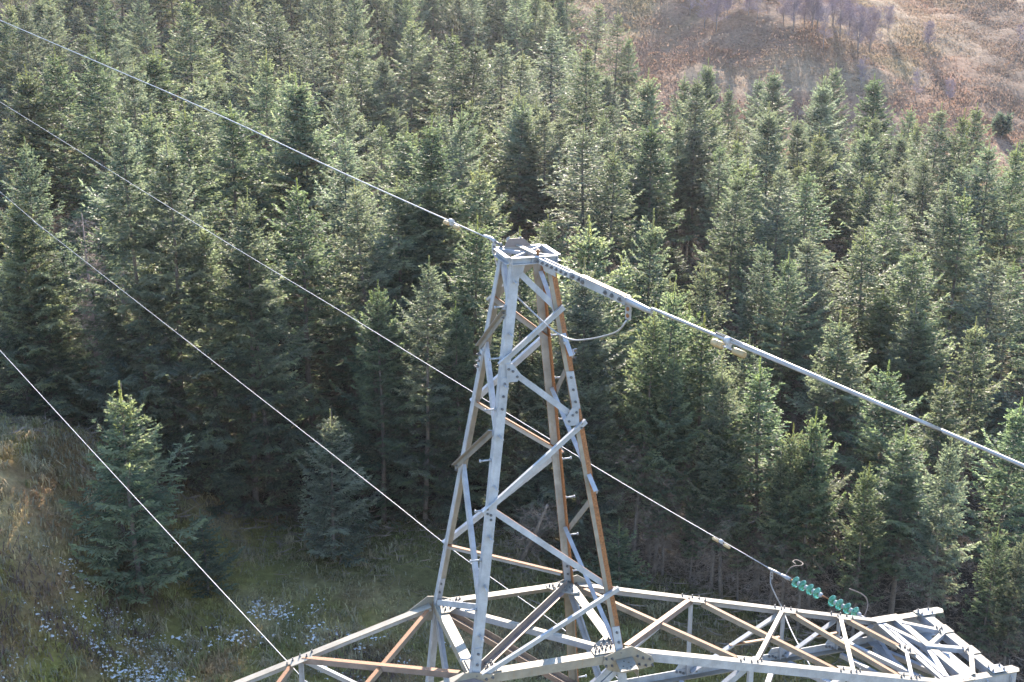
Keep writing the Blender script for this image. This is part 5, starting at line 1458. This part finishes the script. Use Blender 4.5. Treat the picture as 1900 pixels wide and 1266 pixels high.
def tension_link():
    P0, P1 = Vector((.062, -.287, 4.985)), Vector((.527, -1.955, 4.866))
    t = empty('tension_link', TW(P0)); tag(t, 'long bolted steel tension link between the pylon cap and the thick wire', 'tension fitting')
    d, x, up = frame_of(P1 - P0); Ln = (P1 - P0).length
    L = lambda P: TW(P) - t.location
    def slab(a, b, off, h, th, nm, mat):
        mb = MB(); q0, q1 = P0 + d * a * Ln, P0 + d * b * Ln
        sec = [(-th, -h), (th, -h), (th, h), (-th, h)]
        mb.prism([L(q0 + x * (off + i) + up * j) for i, j in sec], [L(q1 + x * (off + i) + up * j) for i, j in sec]); return mb.build(nm, mat, t)
    for s_ in (-1, 1):
        a = slab(0.0, .40, s_ * .030, .036, .008, 'side_plate', STEEL); b_ = slab(.385, .56, s_ * .012, .040, .008, 'inner_plate', STEEL)
        c = slab(.53, 1.0, s_ * .034, .044, .008, 'side_plate', STEEL)
        slab(.545, .95, s_ * .034, .004, .0095, 'plate_edge', RUSTY) if False else None
        if s_ < 0 or True:
            bolts([P0 + d * f * Ln + x * s_ * .038 for f in (.03, .085, .14, .195, .25, .305, .36)], x * s_, a, .020, .022, xf=L)
            bolts([P0 + d * f * Ln + x * s_ * .042 for f in (.555, .80, .87, .95)], x * s_, c, .026, .024, xf=L)
            bolts([P0 + d * f * Ln + x * s_ * .020 for f in (.50, .43)], x * s_, b_, .024, .03, xf=L)
    for f in (.53, .555, .86, .98):
        q = P0 + d * f * Ln; mb = MB(); mb.prism([L(q - d * .006 + x * i + up * j) for i, j in ((-.047, -.05), (.047, -.05), (.047, .05), (-.047, .05))], [L(q + d * .006 + x * i + up * j) for i, j in ((-.047, -.05), (.047, -.05), (.047, .05), (-.047, .05))])
        mb.build('link_collar', STEEL, t)
    mb = MB(); mb.prism([L(P0 + d * .5 * Ln + x * i + up * j) for i, j in ((-.036, .046), (.036, .046), (.036, .050), (-.036, .050))], [L(P0 + d * .985 * Ln + x * i + up * j) for i, j in ((-.036, .046), (.036, .046), (.036, .050), (-.036, .050))]); mb.build('top_strap', RUSTY, t)
    mb = MB(); e = P1
    mb.tube([L(e - d * .06), L(e + d * .02), L(e + d * .36), L(e + d * .41)], [.050 * S, .040 * S, .031 * S, .021 * S], 12); mb.build('dead_end_sleeve', WIRE, t)
    q = e + Vector((0.0, -.03, -.10)); mb = MB()
    mb.prism([L(q + x * i + d * j + Vector((0, 0, .10))) for i, j in ((-.012, -.05), (.012, -.05), (.012, .04), (-.012, .04))], [L(q + x * i + d * j + Vector((0, 0, -.10))) for i, j in ((-.012, -.05), (.012, -.05), (.012, .03), (-.012, .03))])
    lug = mb.build('jumper_lug', WIRE, t)
    sd_ = x if (TW(x) - TW((0, 0, 0))).y < 0 else -x
    bolts([q + Vector((0, 0, .02)) + sd_ * .012, q + Vector((0, 0, -.055)) + sd_ * .012], sd_, lug, .026, .012, mat=RUSTY, xf=L)
tension_link()
JP = [(.507, -1.983, 4.66), (.455, -1.90, 4.53), (.480, -1.50, 4.36), (.42, -1.05, 4.19), (.30, -.80, 4.125), (.17, -.59, 4.175), (.036, -.395, 4.301), (-.146, -.003, 4.508), (-.214, .228, 4.659), (-.262, .375, 4.80), (-.288, .372, 4.93)]
wire('jumper_cable', JP, .0115, 'slack cable looping under the pylon cap from link to left clamp', 'cable')

def damper(P, d, L_, rw, label, mat=DAMP, drop=.05):
    P = Vector(P); d, x, up = frame_of(d)
    t = empty('vibration_damper', TW(P)); tag(t, label, 'damper', 'vibration dampers on the wires')
    L = lambda Q: TW(Q) - t.location
    c = P - Vector((0, 0, drop))
    mb = MB(); mb.tube([L(P - d * .035 + Vector((0, 0, 0))), L(P + d * .035)], rw * 1.7 * S, 8)
    mb.prism([L(P + d * i + x * j) for i, j in ((-.028, -.018), (.028, -.018), (.028, .018), (-.028, .018))], [L(c + d * i + x * j) for i, j in ((-.022, -.016), (.022, -.016), (.022, .016), (-.022, .016))])
    mb.build('clamp', STEEL, t)
    mb = MB(); mb.tube([L(c - d * L_ * .9), L(c), L(c + d * L_ * .9)], rw * .35 * S, 6); mb.build('messenger_rod', STEEL, t)
    for s_ in (-1, 1):
        q0, q1 = c + d * s_ * L_ * .32, c + d * s_ * L_
        mb = MB(); mb.tube([L(q0), L(q0 + d * s_ * .012), L(q1 - d * s_ * .012), L(q1)], [rw * 1.15 * S, rw * 1.5 * S, rw * 1.5 * S, rw * 1.0 * S], 10); mb.build('weight', mat, t)
damper((-.585, 1.33, 5.176), Vector(EL[1]) - Vector(EL[0]), .175, .018, 'small pale damper under the highest wire, left of the pylon peak', drop=.05)
damper((.964, -3.485, 4.817), Vector(ER[1]) - Vector(ER[0]), .235, .024, 'rust stained damper under the thick wire right of the pylon', drop=.075)
damper((4.86, 4.05, -1.31), Vector(W2[1]) - Vector(W2[0]), .21, .017, 'small damper on the second wire, above the right crossarm', drop=.04)

# insulator string
def insulators():
    ds = [(5.869, 1.324, -1.453), (5.814, 1.471, -1.451), (5.761, 1.616, -1.451), (5.711, 1.754, -1.443), (5.606, 2.044, -1.431), (5.555, 2.178, -1.434), (5.5, 2.325, -1.436), (5.45, 2.465, -1.43)]
    a, b = Vector((5.975, 1.03, -1.445)), Vector((5.27, 2.965, -1.40))
    t = empty('insulator_string', TW(a)); tag(t, 'string of eight green glass insulator discs beside the right crossarm tip', 'insulators')
    L = lambda Q: TW(Q) - t.location
    d = (b - a).normalized()
    dw = (TW(b) - TW(a)).normalized()
    x = dw.cross(Vector((0, 0, 1))).normalized(); y = x.cross(dw)
    def lathe(c, prof, nm, mat, n=20):
        mb = MB(); base = len(mb.v); c = L(c)
        for (r_, h_) in prof:
            for j in range(n):
                q = 2 * math.pi * j / n; mb.v.append(tuple(c + dw * h_ + (x * math.cos(q) + y * math.sin(q)) * r_))
        for i in range(len(prof) - 1):
            for j in range(n):
                mb.f.append([i * n + j, i * n + (j + 1) % n, (i + 1) * n + (j + 1) % n, (i + 1) * n + j]); mb.m.append(0); mb.s.append(True)
        mb.f.append(list(range(n))[::-1]); mb.m.append(0); mb.s.append(False)
        mb.f.append([(len(prof) - 1) * n + j for j in range(n)]); mb.m.append(0); mb.s.append(False)
        return mb.build(nm, mat, t)
    R = .118
    for i, c in enumerate(ds):
        c = a + d * (Vector(c) - a).dot(d)
        lathe(c, [(.030, -.045), (.055, -.035), (R * .80, -.012), (R, .012), (R * .97, .026), (R * .88, .020), (R * .84, .042), (R * .72, .022), (R * .66, .046), (R * .52, .026), (R * .46, .048), (.032, .034)], 'glass_disc', GLASS)
        lathe(c, [(.020, -.105), (.034, -.10), (.046, -.085), (.048, -.044), (.03, -.040)], 'metal_cap', STEEL, 12)
        lathe(c, [(.013, .03), (.013, .10)], 'pin', RUSTY, 8)
    for f0, f1, r0, m, nm in ((.0, .10, .016, STEEL, 'link_bar'), (.49 - .07, .49 + .05, .014, RUSTY, 'link_bar'), (.735, .80, .022, RUSTY, 'ball_socket'), (.80, .90, .036, STEEL, 'socket_eye'), (.88, 1.04, .026, WIRE, 'dead_end_sleeve')):
        mb = MB(); mb.tube([L(a + d * (b - a).length * f0), L(a + d * (b - a).length * (f0 * .5 + f1 * .5)), L(a + d * (b - a).length * f1)], [r0, r0 * 1.1, r0 * .8], 10); mb.build(nm, m, t)
    h1 = [(5.919, 1.187, -1.455), (5.989, 1.214, -1.301), (5.991, 1.251, -1.18), (5.933, 1.291, -1.108), (5.855, 1.327, -1.068), (5.739, 1.377, -1.019)]
    mb = MB(); mb.tube([L(q) for q in catmull(h1, 6)], .010, 8); mb.build('arcing_horn', BROWN, t)
    h2 = [(5.37, 2.70, -1.40), (5.45, 2.71, -1.28), (5.54, 2.70, -1.235), (5.62, 2.66, -1.225), (5.70, 2.72, -1.225), (5.67, 2.86, -1.225), (5.58, 2.84, -1.228), (5.58, 2.74, -1.228)]
    mb = MB(); mb.tube([L(q) for q in catmull(h2, 6)], .009, 8); mb.build('arcing_horn', BROWN, t)
    c = L((5.258, 2.95, -1.49)); mb = MB(); mb.box(c, (.028, 0, 0), (0, .012, 0), (0, 0, .085)); lug = mb.build('jumper_lug', WIRE, t)
    bolts([c + Vector((0, -.013, .04)), c + Vector((0, -.013, -.02))], (0, -1, 0), lug, .016, .015, xf=lambda p: p)
insulators()
wire('jumper_cable', [(5.245, 2.945, -1.55), (5.234, 2.906, -1.64), (5.302, 2.821, -1.83), (5.381, 2.737, -2.02), (5.25, 2.2, -2.10), (5.12, 1.6, -2.14), (5.02, 1.0, -2.20), (4.88, .35, -2.28), (4.8, -.4, -2.33)], .0125, 'slack cable dropping from the insulators behind the right crossarm', 'cable')

# ------------------------------------------------------------------ air
if 0.00010 > 0:
    mb = MB(); mb.box((0, 0, 40), (1400, 0, 0), (0, 1700, 0), (0, 0, 240))
    k = NT('haze_air'); v = k.n('VolumePrincipled'); v.inputs['Density'].default_value = 0.00010
    v.inputs['Color'].default_value = (0.90, 0.90, 0.95, 1); v.inputs['Anisotropy'].default_value = 0.5
    o = k.n('OutputMaterial'); k.l(v.outputs[0], o.inputs['Volume'])
    tag(mb.build('haze', k.mat), kind='stuff')
